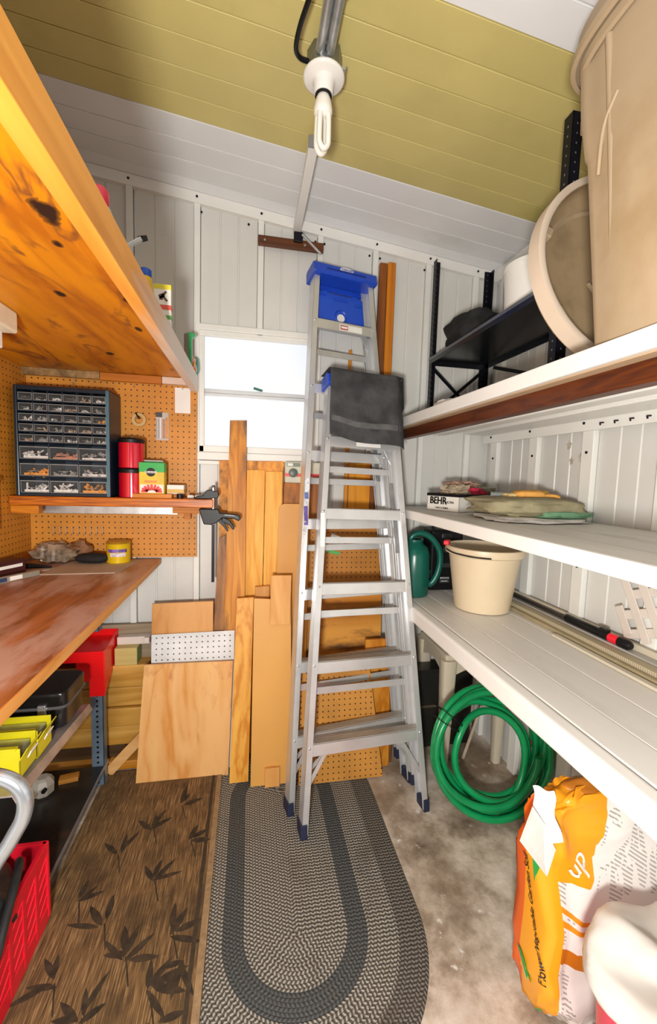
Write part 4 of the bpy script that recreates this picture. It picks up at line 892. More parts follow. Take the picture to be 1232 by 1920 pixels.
part('rail_white_strip', lboxB((-hwB(1.2)+.003, -.0008, 1.12), (-hwB(1.2)+.021, .0008, 1.26)), white_paper, lad2)  # plain white strip on the left front rail

# cloth thrown over the front ladder's cap
def cloth(u, v):
    x = -cwB-.004+(2*cwB+.012)*u
    s = v*.440       # path length: back of cap -> top -> down the front
    top = zB+.066+.002*math.sin(u*9)
    if s < .10: y, z = .070-s*.95, top
    elif s < .145:
        a = (s-.10)/.045*PI/2; y, z = -.025-.020*math.sin(a), top-.020*(1-math.cos(a))
    else:
        d = s-.145; y, z = -.047-.006*math.sin(u*7+d*9), top-.020-d
        z += .055*max(0, .35-u)*d/.3 - .012*u*d/.3
    if u > .90 and v > .25: y += (u-.90)*.35; x += .010*(v-.25)
    x += .006*math.sin(v*5+u*2)-.014*(v*v)*(u-.5)
    y += -.006+.005*mn.noise(Vector((u*5, v*6, 1)))
    return mwB @ Vector((x, y, z))
t = thing('work_cloth', 'dark grey work towel draped over the shorter stepladder', 'cloth', tuple(mwB @ Vector((0, 0, zB+.05))))
part('towel', B().grid(cloth, 40, 48, .003), charcoal_cloth, t, smooth=60)
part('hem_band', B().grid(lambda u, v: Vector(cloth(.02+.90*u, .80+.055*v))+(mwB.to_3x3() @ Vector((0, -.0022, 0))), 30, 3, .0012), mat('hem_grey', (.095, .095, .098), .85, 0, .25, 30), t, smooth=60)
part('fold_flap', B().grid(lambda u, v: mwB @ Vector((cwB+.006+.022*math.sin(v*PI*.8)*u, -.040+.07*u, zB+.062-.14*v-.02*u)), 6, 12, .002), charcoal_cloth, t, smooth=60)

# ------------------------------------------------------------------ ceiling lamp, conduit
t = thing('cable_raceway', 'white square raceway running along the ceiling to the back wall', 'raceway', (.205, 1.8, 2.545))
part('channel', B().box((.188, 1.545, 2.546), (.222, 2.088, 2.580)), trim_m, t, bevel=.002)
for y in (1.62, 1.98): part('hanger', B().box((.197, y, 2.58), (.213, y+.02, 2.634)), trim_m, t)
part('end_cap', B().box((.186, 1.540, 2.544), (.224, 1.547, 2.582)), mat('grey_cap', (.25, .25, .25), .5), t)
t = thing('ceiling_lamp', 'bare spiral-tube lamp in a white porcelain holder under the ceiling', 'lamp', (.195, 1.283, 2.345))
lc = (.195, 1.283)
part('junction_box', B().lathe([(.050, 2.546), (.050, 2.606), (.046, 2.61)], (*lc, 0), 8), mat('dark_galvanised', (.22, .23, .22), .35, .8, .2, 14), t, smooth=25)
part('mount', B().box((.175, 1.263, 2.60), (.215, 1.303, 2.637)), steel, t)
part('holder', B().lathe([(.057, 2.547), (.060, 2.543), (.059, 2.538), (.054, 2.535), (.036, 2.533), (.032, 2.530), (.029, 2.522), (.027, 2.500), (.024, 2.497)], (*lc, 0), 36), mat('porcelain', (.84, .82, .78), .2, 0, .03, 8), t, smooth=50)
part('holder_ring', B().lathe([(.0245, 2.4955), (.0245, 2.492), (.022, 2.492)], (*lc, 0), 28), black_plastic, t)
bulb_m = mat('bulb_white', (.86, .83, .76), .3, 0, .03, 8)
part('ballast', B().lathe([(.018, 2.492), (.022, 2.482), (.027, 2.458), (.027, 2.446), (.020, 2.438)], (*lc, 0), 28), bulb_m, t, smooth=50)
for a in (0.2, 3.34):
    ca, sa = math.cos(a), math.sin(a); px_, py_ = lc[0]-.012*sa, lc[1]+.012*ca
    part('lamp_tube', B().tube(smooth_path([(px_-.013*ca, py_-.013*sa, 2.440), (px_-.014*ca, py_-.014*sa, 2.38), (px_-.012*ca, py_-.012*sa, 2.358), (px_, py_, 2.346), (px_+.012*ca, py_+.012*sa, 2.358), (px_+.014*ca, py_+.014*sa, 2.38), (px_+.013*ca, py_+.013*sa, 2.440)], 5), .0078, 10), bulb_m, t, smooth=60)
part('lug', B().box((.240, 1.250, 2.547), (.252, 1.262, 2.556)), steel, t)
t = thing('strut_conduit', 'bare galvanised conduit pair running from the lamp box toward the door', 'conduit', (.19, .5, 2.56))
for x in (.176, .204): part('conduit', B().cyl((x, -.60, 2.575), (x, 1.240, 2.575), .0125, n=14), steel, t, smooth=50)
part('channel_strip', B().box((.168, -.60, 2.588), (.212, 1.24, 2.600)), steel, t)
for y in (1.09, .80, .4): part('cable_tie', B().tube([(.160, y, 2.575), (.165, y, 2.560), (.190, y, 2.556), (.215, y, 2.560), (.220, y, 2.575), (.218, y, 2.60), (.162, y, 2.60)], .0022, 6, True), black_plastic, t)
for y in (1.0, .3): part('hanger', B().box((.18, y, 2.60), (.20, y+.02, 2.636)), steel, t)
solo('power_cable', B().tube(smooth_path([(.152, .40, 2.57), (.150, .90, 2.57), (.146, 1.02, 2.565), (.128, 1.10, 2.555), (.112, 1.17, 2.552), (.108, 1.23, 2.556), (.122, 1.265, 2.566), (.147, 1.277, 2.572)], 6), .0065, 12), black_plastic, 'black cable looping into the left of the lamp box', 'cable', (.12, 1.2, 2.55), smooth=60)
t = thing('mounting_board', 'dark brown board screwed to the back wall under the raceway', 'board', (.18, 2.08, 2.474))
part('board', B().box((.024, 2.070, 2.474), (.335, 2.0895, 2.516)), wood('walnut', (.16, .055, .018), (.06, .018, .007), 'X', 26), t, bevel=.002)
for x in (.055, .245): part('screw_head', B().lathe([(.006, 0), (.004, .003)], (x, 2.0698, 2.495), 10, (0, -1, 0)), steel, t)
part('clamp_block', B().box((.19, 2.055, 2.500), (.232, 2.0695, 2.545)), black_metal, t, bevel=.003)
solo('thin_rod', B().cyl((.228, 2.050, 2.530), (.318, 2.045, 2.452), .0055, n=10), steel, 'thin grey rod slanting from the raceway end to the ladder cap', 'rod', (.3, 2.046, 2.452), smooth=50)

# quick clamp on the shelf end
t = thing('bar_clamp', 'black quick-grip bar clamp gripping the right end of the pegboard shelf', 'clamp', (-.16, 1.93, .90))
part('bar', B().box((-.1645, 1.912, .905), (-.1525, 1.930, 1.345)), black_metal, t, bevel=.001)
part('upper_jaw', B().prism([(-.085, 1.2845), (-.072, 1.294), (-.045, 1.300), (-.030, 1.322), (-.008, 1.326), (.004, 1.318), (.020, 1.322), (.024, 1.300), (.018, 1.288), (-.012, 1.286), (-.02, 1.2845)], (-.158, 1.921, 0), (1, 0, 0), (0, 0, 1), .028), black_plastic, t, bevel=.003)
part('body', B().prism([(-.062, 1.240), (.022, 1.240), (.030, 1.222), (.100, 1.218), (.116, 1.212), (.122, 1.196), (.112, 1.186), (.090, 1.196), (.040, 1.200), (.016, 1.178), (-.008, 1.168), (-.040, 1.170), (-.052, 1.205)], (-.158, 1.921, 0), (1, 0, 0), (0, 0, 1), .034), black_plastic, t, bevel=.004)
part('trigger', B().prism([(.040, 1.205), (.072, 1.190), (.090, 1.164), (.094, 1.148), (.084, 1.146), (.070, 1.166), (.035, 1.184)], (-.158, 1.921, 0), (1, 0, 0), (0, 0, 1), .016), black_plastic, t, bevel=.003)
part('release_lever', B().prism([(.030, 1.200), (.050, 1.178), (.062, 1.150), (.068, 1.138), (.058, 1.140), (.044, 1.160), (.022, 1.182)], (-.158, 1.921, 0), (1, 0, 0), (0, 0, 1), .012), black_plastic, t, bevel=.002)
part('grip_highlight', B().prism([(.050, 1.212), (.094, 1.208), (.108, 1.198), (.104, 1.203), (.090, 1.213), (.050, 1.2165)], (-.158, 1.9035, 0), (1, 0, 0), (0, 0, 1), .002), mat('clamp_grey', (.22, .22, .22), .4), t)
part('bar_face', B().box((-.1615, 1.9114, 1.17), (-.1555, 1.913, 1.335)), mat('clamp_bar_grey', (.30, .30, .29), .35, .4), t)

# ------------------------------------------------------------------ rugs
m, nt, b = _nt('braided_rug')
tc = N(nt, 'ShaderNodeTexCoord'); sp = N(nt, 'ShaderNodeSeparateXYZ'); L(nt, tc.outputs['Object'], sp.inputs[0])
x_, y_ = sp.outputs[0], sp.outputs[1]
half = .2725
ay = math_(nt, 'MAXIMUM', math_(nt, 'SUBTRACT', math_(nt, 'ABSOLUTE', y_), half), 0)
d = math_(nt, 'SQRT', math_(nt, 'ADD', math_(nt, 'MULTIPLY', x_, x_), math_(nt, 'MULTIPLY', ay, ay)))
yh = math_(nt, 'ADD', y_, half)
ang = math_(nt, 'ARCTAN2', math_(nt, 'MAXIMUM', math_(nt, 'MULTIPLY', yh, -1), 0), x_)
s = math_(nt, 'SUBTRACT', math_(nt, 'MULTIPLY', math_(nt, 'MAXIMUM', yh, 0), math_(nt, 'SIGN', x_)), math_(nt, 'MULTIPLY', ang, math_(nt, 'MULTIPLY', math_(nt, 'FLOOR', math_(nt, 'DIVIDE', d, .0100)), .0100)))
s = math_(nt, 'ADD', s, 9.0)
row = math_(nt, 'DIVIDE', d, .0100)
par = math_(nt, 'MODULO', math_(nt, 'FLOOR', row), 2)
rf = math_(nt, 'FRACT', row)
ph1 = math_(nt, 'ADD', math_(nt, 'DIVIDE', s, .0120), math_(nt, 'MULTIPLY', math_(nt, 'SUBTRACT', rf, .5), math_(nt, 'SUBTRACT', math_(nt, 'MULTIPLY', par, .7), .35)))
wv = math_(nt, 'SINE', math_(nt, 'MULTIPLY', ph1, 6.2832))
edge_ = math_(nt, 'MULTIPLY', math_(nt, 'ABSOLUTE', math_(nt, 'SUBTRACT', rf, .5)), 2)
f = math_(nt, 'ADD', math_(nt, 'MULTIPLY', wv, .5), .5)
f = math_(nt, 'SUBTRACT', f, math_(nt, 'MULTIPLY', math_(nt, 'POWER', edge_, 3), .55))
col = ramp(nt, f, [(.25, (.085, .080, .070)), (.75, (.40, .375, .32))])
dk = ramp(nt, f, [(.2, (.050, .054, .054)), (.7, (.090, .098, .098))])
outer = ramp(nt, f, [(.2, (.055, .050, .042)), (.65, (.19, .175, .15))])
band = math_(nt, 'MULTIPLY', math_(nt, 'GREATER_THAN', d, .158), math_(nt, 'LESS_THAN', d, .222))
col = mixc(nt, math_(nt, 'GREATER_THAN', d, .315), col, outer)
col = mixc(nt, band, col, dk)
n = noise_(nt, tc.outputs['Object'], 5, 5, .65)
col = mixc(nt, ramp(nt, n, [(.55, (0, 0, 0)), (.72, (.6, .6, .6))]), col, (.09, .07, .05))
L(nt, col, b.inputs['Base Color']); b.inputs['Roughness'].default_value = .9
bump(nt, b, f, .6, .006)
def rugpt(u, v):
    # u around, v outward
    R_ = .40*v; P = 4*half+2*PI*.40; q = (u % 1)*P
    if q < 2*half: p = Vector((R_, -half+q, 0))
    elif q < 2*half+PI*.40: a = (q-2*half)/.40; p = Vector((R_*math.cos(a), half+R_*math.sin(a), 0))
    elif q < 4*half+PI*.40: p = Vector((-R_, half-(q-2*half-PI*.40), 0))
    else: a = (q-4*half-PI*.40)/.40; p = Vector((-R_*math.cos(a), -half-R_*math.sin(a), 0))
    return p
rows_ = 34; nu = 120; vs, fs = [], []
for j in range(rows_*2+1):
    v = j/(rows_*2)
    for i in range(nu):
        p = rugpt(i/nu, max(v, .002)); p.z = .0062 if j % 2 else .0045
        if j == rows_*2: p.z = .001
        vs.append(p+Vector((.159, 1.4275, 0)))
for j in range(rows_*2): fs += [(j*nu+i, j*nu+(i+1) % nu, (j+1)*nu+(i+1) % nu, (j+1)*nu+i) for i in range(nu)]
fs.append(tuple(range(nu)))
solo('braided_rug', B().add(vs, fs), m, 'oval grey braided rug with a dark ring band under the ladder', 'rug', (.159, 1.4275, 0), smooth=60)

m, nt, b = _nt('leaf_mat')
tc = N(nt, 'ShaderNodeTexCoord'); v = tc.outputs['Object']
mp = N(nt, 'ShaderNodeMapping'); mp.inputs['Scale'].default_value = (1, .05, 1); L(nt, v, mp.inputs[0])
fine = noise_(nt, mp.outputs[0], 240, 3, .6)
big = noise_(nt, v, 6, 6, .65)
col = ramp(nt, fine, [(.32, (.055, .028, .009)), (.52, (.19, .105, .038)), (.70, (.38, .235, .105))])
col = mixc(nt, ramp(nt, big, [(.46, (0, 0, 0)), (.64, (.7, .7, .7))]), col, (.050, .028, .010))
spk = noise_(nt, v, 150, 2, .5)
col = mixc(nt, ramp(nt, spk, [(.74, (0, 0, 0)), (.78, (.7, .7, .7))]), col, (.55, .42, .26))
L(nt, col, b.inputs['Base Color']); b.inputs['Roughness'].default_value = .9
bump(nt, b, fine, .5, .004)
matm = m
t = thing('leaf_doormat', 'brown ribbed floor mat with a dark leaf pattern', 'mat', (-.36, 1.35, 0))
mb = B().box((-.628, .80, .0068), (-.106, 1.95, .0125))
part('mat', mb, matm, t, bevel=.002)
bor = mat('mat_border', (.30, .195, .10), .9, 0, .25, 60)
part('border', B().box((-.128, .80, .0128), (-.108, 1.95, .0138)), bor, t)
part('border_line', B().box((-.150, .80, .0128), (-.138, 1.95, .0134)), mat('mat_dark', (.045, .030, .016), .9, 0, .3, 60), t)
lf = B()
def leaf(cx, cy, a, l, w):
    pts = []
    for i in range(9):
        u = i/8; pts.append((l*u, w*math.sin(PI*u)**.8*(1-.35*u)))
    pts += [(l*(1-i/8), -w*math.sin(PI*(1-i/8))**.8*(1-.35*(1-i/8))) for i in range(1, 8)]
    ca, sa = math.cos(a), math.sin(a)
    k = len(pts); o = [(cx+p*ca-q*sa, cy+p*sa+q*ca, .0131+rnd(0, .0003)) for p, q in pts]
    lf.add(o, [tuple(range(k))])
for (sx_, sy_, a0, n_) in ((-.33, 1.155, 1.9, 6), (-.245, 1.06, .6, 5), (-.40, 1.03, 2.2, 5), (-.21, 1.20, 1.0, 4), (-.30, 1.38, 1.4, 4), (-.42, 1.26, 2.5, 3), (-.22, .98, -.8, 5), (-.47, .98, 3.6, 4), (-.30, .92, 2.0, 4), (-.20, 1.52, .8, 3), (-.45, 1.50, 2.0, 3), (-.50, 1.12, 2.9, 4), (-.35, 1.60, 1.7, 4), (-.26, 1.70, 1.2, 3), (-.52, 1.34, 1.2, 3), (-.36, .98, 4.4, 4), (-.17, 1.12, 4.6, 4)):
    for i in range(n_): leaf(sx_+rnd(-.012, .012), sy_+rnd(-.012, .012), a0+(i-n_/2)*.62+rnd(-.12, .12), rnd(.065, .105), rnd(.009, .0145))
    lf.add([(sx_-.002, sy_, .0130), (sx_+.003, sy_, .0130), (sx_+.028, sy_-.075, .0130), (sx_+.024, sy_-.075, .0130)], [(0, 3, 2, 1)])
part('leaf_pattern', lf, mat('mat_leaf', (.040, .025, .012), .9, 0, .6, 45), t, kind='stuff')

# ------------------------------------------------------------------ right side: three painted plank shelves
paint = mat('white_paint', (.76, .745, .71), .45, 0, .05, 5, dirt=(.60, .58, .53), dirt_t=.66, stretch=(1, .25, 1))
paint_w = mat('worn_paint', (.66, .645, .60), .5, 0, .08, 6, dirt=(.42, .39, .33), dirt_t=.60, stretch=(1, .3, 1))
paint_f = mat('front_paint', (.80, .79, .76), .42, 0, .03, 5)
SY0, SY1 = -.25, 2.040
t = thing('plank_shelf', 'top white shelf with brown beam beneath, carrying the bin and black rack', 'shelf', (1.0, 1.0, 1.648))
part('front_board', B().box((.708, SY0, 1.648), (.724, SY1, 1.690)), paint_f, t, bevel=.003)
part('face_strip', B().box((.7245, SY0, 1.645), (.7565, SY1, 1.672)), mat('tan_strip', (.50, .36, .23), .5, 0, .1, 8), t)
for x0, x1 in ((.725, .900), (.902, 1.075), (1.077, 1.255)): part('plank', B().box((x0, SY0, 1.673), (x1, SY1, 1.688)), paint, t, bevel=.002)
part('beam', B().box((.757, SY0, 1.600), (.797, SY1, 1.672)), wood('red_beam', (.105, .030, .010), (.035, .008, .003), 'Y', 70, .4), t, bevel=.002, label='dark red-brown beam')
part('under_rail', B().box((.930, SY0, 1.628), (.990, SY1, 1.672)), trim_m, t, bevel=.002)
part('back_rail', B().box((1.10, SY0, 1.640), (1.245, SY1, 1.672)), trim_m, t, bevel=.002)
t = thing('plank_shelf', 'middle white plank shelf holding the paint box and folded cloths', 'shelf', (1.0, 1.0, 1.218))
part('front_board', B().box((.708, SY0, 1.218), (.728, SY1, 1.258)), paint_f, t, bevel=.004)
for x0, x1 in ((.729, .850), (.853, .985), (.988, 1.120), (1.123, 1.256)): part('plank', B().box((x0, SY0, 1.238), (x1, SY1, 1.2575)), paint_w, t, bevel=.002)
part('ledger', B().box((1.225, SY0, 1.20), (1.257, SY1, 1.2375)), paint, t, bevel=.002)
part('end_cleat', B().box((.76, 2.005, 1.20), (1.22, SY1-.002, 1.2375)), paint, t, bevel=.002)
t = thing('plank_shelf', 'lowest white plank shelf holding the bucket and watering can', 'shelf', (1.0, 1.0, .772))
part('front_board', B().box((.708, SY0, .772), (.757, SY1, .838)), paint_f, t, bevel=.012, seg=4)
for x0, x1 in ((.759, .861), (.864, .984), (.987, 1.104), (1.107, 1.256)): part('plank', B().box((x0, SY0, .818), (x1, SY1, .8375)), paint, t, bevel=.0022)
part('ledger', B().box((1.222, SY0, .775), (1.257, SY1, .8175)), paint, t, bevel=.002)
part('cross_beam', B().box((.758, 1.995, .775), (1.22, SY1-.002, .8175)), paint, t, bevel=.002)

# rubbish bin and its spare lid on the top shelf
TZ = 1.6885
t = thing('rubbish_bin', 'tall beige plastic rubbish bin with lid on the top shelf', 'bin', (.955, .620, TZ))
br, bl_ = Vector((1, 0, 0)), Vector((0, 1, 0)); bcen = Vector((.955, .620, 0))
def bin_ring(hw_, hd, z, n=72, ex=5.0, rib=0):
    out = []
    for k in range(n):
        a = 2*PI*k/n; ca, sa = math.cos(a), math.sin(a); g = 0
        for ra in (PI*.80, PI*1.20, PI*.2, PI*1.8):
            dl = abs((a-ra+PI) % (2*PI)-PI)
            if dl < .14: g = max(g, rib*(1-(dl/.14)**2))
        p = br*(math.copysign(abs(ca)**(2/ex), ca)*(hw_+g))+bl_*(math.copysign(abs(sa)**(2/ex), sa)*(hd+g))
        out.append(bcen+p+Vector((0, 0, z)))
    return out
def bin_loft(levels, cap=True, **kw):
    n = 72; vs = []; fs = []
    for (w_, d_, z_, r_) in levels: vs += bin_ring(w_, d_, z_, n, rib=r_, **kw)
    for i in range(len(levels)-1): fs += [(i*n+k, i*n+(k+1) % n, (i+1)*n+(k+1) % n, (i+1)*n+k) for k in range(n)]
    if cap: fs += [tuple(range(n)), tuple((len(levels)-1)*n+k for k in range(n))]
    return B().add(vs, fs)
zt_ = 2.300
part('body', bin_loft([(.228, .226, TZ, 0), (.233, .231, TZ+.006, .004), (.261, .266, TZ+.40, .007), (.264, .269, TZ+.41, .009), (.272, .282, TZ+.50, .010), (.277, .290, zt_, .010)]), beige_bin, t, smooth=45)
part('rim', bin_loft([(.279, .292, zt_-.020, 0), (.285, .298, zt_-.016, 0), (.287, .300, zt_, 0), (.281, .294, zt_+.004, 0)], False), beige_bin, t, smooth=40)
lidm = mat('bin_lid', (.34, .25, .155), .45, 0, .08, 4)
part('lid', bin_loft([(.277, .297, zt_+.014, 0), (.293, .313, zt_+.012, 0), (.289, .309, zt_+.060, 0), (.270, .290, zt_+.078, 0), (.10, .09, zt_+.092, 0)]), lidm, t, smooth=40)
part('lid_rim', bin_loft([(.289, .311, zt_+.004, 0), (.297, .319, zt_+.005, 0), (.297, .319, zt_+.022, 0), (.291, .313, zt_+.024, 0)], False), beige_bin, t, smooth=40)
for k in range(3): part('handle_rib', B().obox(bcen-br*.219+bl_*.248+Vector((0, 0, zt_-.045-.030*k)), Vector((-.75, .66, 0)), Vector((.66, .75, 0)), (0, 0, 1), (.022, .020, .005)), beige_bin, t, bevel=.003)
part('corner_rib', B().tube([(.7335, .760, TZ+.012), (.7055, .770, TZ+.36), (.682, .776, zt_-.022)], [.006, .008, .008], 10), beige_bin, t, smooth=60)
part('embossed_line', B().tube(smooth_path([bcen-br*.268+bl_*(.13)+Vector((0, 0, TZ+.47)), bcen-br*.262+bl_*(.165)+Vector((0, 0, TZ+.43)), bcen-br*.253+bl_*(.180)+Vector((0, 0, TZ+.35))], 6), .004, 8), beige_bin, t, smooth=50)
lid_c = Vector((1.005, 1.055, TZ+.283)); la = Vector((.0, -1, .20)).normalized()
t = thing('bin_lid', 'round beige bin lid standing on edge behind the bin', 'lid', (1.005, 1.0, TZ))
lr = .272
lp = [(lr-.012, .052), (lr+.001, .055), (lr+.004, .050), (lr, .008), (lr-.010, -.008), (lr*.80, -.022), (lr*.45, -.034), (.02, -.038), (.02, -.034), (lr*.45, -.030), (lr*.80, -.018), (lr-.014, -.002), (lr-.006, .012), (lr-.010, .050)]
part('shell', B().lathe(lp, lid_c, 72, la, capb=False, capt=False).lathe([(.0, -.036), (.02, -.034)], lid_c, 72, la, capb=False, capt=False), mat('lid_tan', (.42, .30, .17), .5, 0, .08, 4, dirt=(.22, .15, .08), dirt_t=.57), t, smooth=40)
part('rim_band', B().lathe([(lr+.0045, .010), (lr+.009, .012), (lr+.009, .054), (lr-.002, .057), (lr-.010, .054)], lid_c, 72, la, capb=False, capt=False), mat('lid_rim_pale', (.66, .54, .42), .45, 0, .06, 6), t, smooth=40)
ax_ = la.cross(Vector((1, 0, 0))).normalized(); bx_ = Vector((1, 0, 0))
part('raised_square', B().tube([lid_c+bx_*px+ax_*pz+la*-.022 for px, pz in ((-.065, .0), (.02, -.105), (.13, -.02), (.045, .10))], .006, 8, True), mat('lid_ridge', (.46, .34, .21), .45), t, smooth=50)
part('inner_rib', B().lathe([(lr*.80, -.016), (lr*.83, -.010), (lr*.86, -.012)], lid_c, 72, la, capb=False, capt=False), MATS['lid_ridge'], t, smooth=40)
for a in (2.75, 3.7, .9): part('clip', B().obox(lid_c+(bx_*math.cos(a)+ax_*math.sin(a))*(lr-.022)+la*.020, bx_*math.cos(a)+ax_*math.sin(a), la, (bx_*-math.sin(a)+ax_*math.cos(a)), (.016, .014, .014)), MATS['lid_ridge'], t, bevel=.003)

# black slotted steel rack standing on the top shelf
t = thing('steel_rack', 'black slotted steel rack unit standing on the top shelf in the corner', 'rack', (1.045, 1.58, TZ))
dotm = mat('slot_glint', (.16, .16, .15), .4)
def rpost(x, y, z1, sx_, sy_):
    p = part('post', B().box((x, y, TZ), (x+.034*sx_, y+.002*sy_, z1)).box((x, y, TZ), (x+.002*sx_, y+.034*sy_, z1)), black_metal, t, bevel=.0006)
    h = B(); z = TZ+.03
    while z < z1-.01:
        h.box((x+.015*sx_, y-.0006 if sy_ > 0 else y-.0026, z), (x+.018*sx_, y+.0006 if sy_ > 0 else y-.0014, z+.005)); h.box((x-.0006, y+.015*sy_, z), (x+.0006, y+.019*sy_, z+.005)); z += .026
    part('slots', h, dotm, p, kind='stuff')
rpost(.888, 2.034, 2.480, 1, -1); rpost(1.200, 2.034, 2.465, -1, -1); rpost(.888, 1.122, 2.455, 1, 1); rpost(1.200, 1.122, 2.455, -1, 1)
part('shelf_pan', B().box((.891, 1.126, 2.000), (1.197, 2.030, 2.008)).box((.886, 1.124, 1.980), (.890, 2.032, 2.009)).box((1.198, 1.124, 1.980), (1.202, 2.032, 2.009)).box((.888, 2.029, 1.976), (1.20, 2.032, 2.009)).box((.888, 1.124, 1.976), (1.20, 1.127, 2.009)), mat('rack_black', (.008, .009, .012), .25, 0, .2, 6), t, bevel=.001)
part('lip_edge', B().box((.8845, 1.124, 1.998), (.8862, 2.032, 2.010)), mat('rack_edge', (.16, .18, .21), .35, .5), t)
for p, q in (((.90, 2.031, 1.72), (1.19, 2.031, 1.97)), ((.90, 2.030, 1.97), (1.19, 2.030, 1.72))): part('cross_brace', B().bar(p, q, .016, .003, (0, 1, 0)), black_metal, t)
for p, q in (((1.199, 1.15, 1.97), (1.199, 1.95, 1.70)), ((1.198, 1.95, 1.97), (1.198, 1.15, 1.70))): part('cross_brace', B().bar(p, q, .016, .003, (1, 0, 0)), black_metal, t)
def pillow(c, h, seed, amp=.06, e=.45, nu=36, nv=22, fs=5.0, flat=None, bulge=1.0):
    """superellipsoid with soft corners and crumples"""
    c = Vector(c); vs, fcs = [], []
    sg = lambda q, k: math.copysign(abs(q)**k, q)
    for j in range(nv+1):
        th = -PI/2+PI*j/nv
        for i in range(nu):
            ph_ = 2*PI*i/nu
            d = Vector((sg(math.cos(th), e)*sg(math.cos(ph_), e), sg(math.cos(th), e)*sg(math.sin(ph_), e), sg(math.sin(th), e)))
            k = 1+amp*fbm((d.x*fs+seed, d.y*fs, d.z*fs))
            p = Vector((d.x*h[0]*k, d.y*h[1]*k, d.z*h[2]*k))
            if flat is not None and p.z < -h[2]*flat: p.z = -h[2]*flat
            vs.append(c+p)
    for j in range(nv): fcs += [(j*nu+i, j*nu+(i+1) % nu, (j+1)*nu+(i+1) % nu, (j+1)*nu+i) for i in range(nu)]
    return B().add(vs, fcs)
solo('duffel', pillow((1.000, 1.80, 2.078), (.118, .12, .069), 3, .16, .6, flat=1.0, fs=1.6), black_fabric, 'black soft bag lying on the steel rack shelf', 'bag', (1.01, 1.83, 2.009), smooth=60)
t = thing('white_tub', 'white plastic tub with a blue stripe on the steel rack shelf', 'tub', (1.06, 1.47, 2.009))
part('body', B().lathe([(.100, 0), (.108, .004), (.118, .185), (.121, .188), (.121, .20)], (1.06, 1.47, 2.0095), 40), white_plastic, t, smooth=40)
part('stripe', B().grid(lambda u, v: (1.06+(.1105+.006*u+.0012)*math.cos(2.55+.10*v+.08*math.sin(u*3)), 1.47+(.1105+.006*u+.0012)*math.sin(2.55+.10*v+.08*math.sin(u*3)), 2.04+.13*u), 12, 2), mat('stripe_blue', (.03, .08, .50), .4), t)
rag = mat('white_rag', (.78, .77, .74), .9, 0, .06, 12, bmp=.3, bscale=30)
for i, (c, h, lab) in enumerate((((.835, 1.86, TZ+.012), (.055, .07, .013), 'flat white rag at the far end of the top shelf'), ((.815, 1.64, TZ+.020), (.05, .075, .022), 'white foam piece on the top shelf under the rack'), ((.95, 1.62, TZ+.030), (.06, .05, .033), 'white crumpled wrap behind the foam piece on the top shelf'))):
    solo('white_rag', pillow(c, h, 5+i, .18, .55, flat=.9, fs=3), rag, lab, 'rag', (c[0], c[1], TZ), 'white rags on the top shelf', smooth=50)
solo('rusty_shim', B().prism([(-.045, 0), (.03, -.006), (.045, .004), (-.035, .012)], (.90, 1.30, TZ+.012), (1, .4, 0), (0, 0, 1), .05), mat('rust', (.28, .12, .05), .7, 0, .4, 30), 'rusty brown shim in front of the standing lid', 'shim', (.90, 1.30, TZ), bevel=.002)
solo('teal_cloth', lump((.86, 1.16, TZ+.016), (.022, .03, .017), 14, .3, flat=.1), mat('teal_rag', (.05, .22, .20), .8), 'small teal scrap wedged under the standing lid', 'scrap', (.86, 1.16, TZ), smooth=60)

# middle shelf: paint box with rags, folded cloths
MZ = 1.2578
bx_c = Vector((.900, 1.668, MZ)); rd = Vector((.906, .423, 0)).normalized(); ld = Vector((-.423, .906, 0)).normalized()
t = thing('paint_box', 'open white paint carton with black rim holding old rags', 'box', tuple(bx_c))
LW, LD, LH = .350, .180, .080; up = Vector((0, 0, 1))
cx_ = bx_c+rd*LW/2+ld*LD/2
bb = B().obox(cx_+up*.002, rd, ld, up, (LW/2, LD/2, .002))
for c, h in ((bx_c+rd*LW/2+ld*.002, (LW/2, .002)), (bx_c+rd*LW/2+ld*(LD-.002), (LW/2, .002)), (bx_c+rd*.002+ld*LD/2, (.002, LD/2)), (bx_c+rd*(LW-.002)+ld*LD/2, (.002, LD/2))):
    bb.obox(c+up*LH/2, rd, ld, up, (*h, LH/2))
part('carton', bb, mat('carton_white', (.78, .76, .70), .55, 0, .04, 8), t)
rim = B()
for c, h in ((bx_c+rd*LW/2+ld*.0015, (LW/2+.001, .0030)), (bx_c+rd*LW/2+ld*(LD-.0015), (LW/2+.001, .0030)), (bx_c+rd*.0015+ld*LD/2, (.0030, LD/2)), (bx_c+rd*(LW-.0015)+ld*LD/2, (.0030, LD/2))):
    rim.obox(c+up*(LH-.006), rd, ld, up, (*h, .0065))
part('black_rim', rim, black_plastic, t)
mtx = Matrix((-ld, up, -rd)).transposed().to_4x4(); mtx.translation = bx_c+ld*LD*.54+up*.046-rd*.0008
text('BEHR', .040, black_plastic, t, mtx @ Matrix.Translation((-.018, 0, 0)) @ Matrix.Diagonal((1, 1.15, 1, 1)), ext=.0008)
text('BEHR', .0398, black_plastic, t, mtx @ Matrix.Translation((-.0166, .0008, 0)) @ Matrix.Diagonal((1, 1.15, 1, 1)), ext=.0008)
text('ULTRA', .014, black_plastic, t, mtx @ Matrix.Translation((.048, -.004, 0)), ext=.0008)
text('PAINT & PRIMER', .010, black_plastic, t, mtx @ Matrix.Translation((.005, -.031, 0)), ext=.0005)
ragc = [('rag_tan', (.40, .32, .22)), ('rag_red', (.50, .02, .06)), ('rag_olive', (.24, .22, .15)), ('rag_stripe', (.50, .30, .22)), ('rag_rose', (.45, .12, .13))]
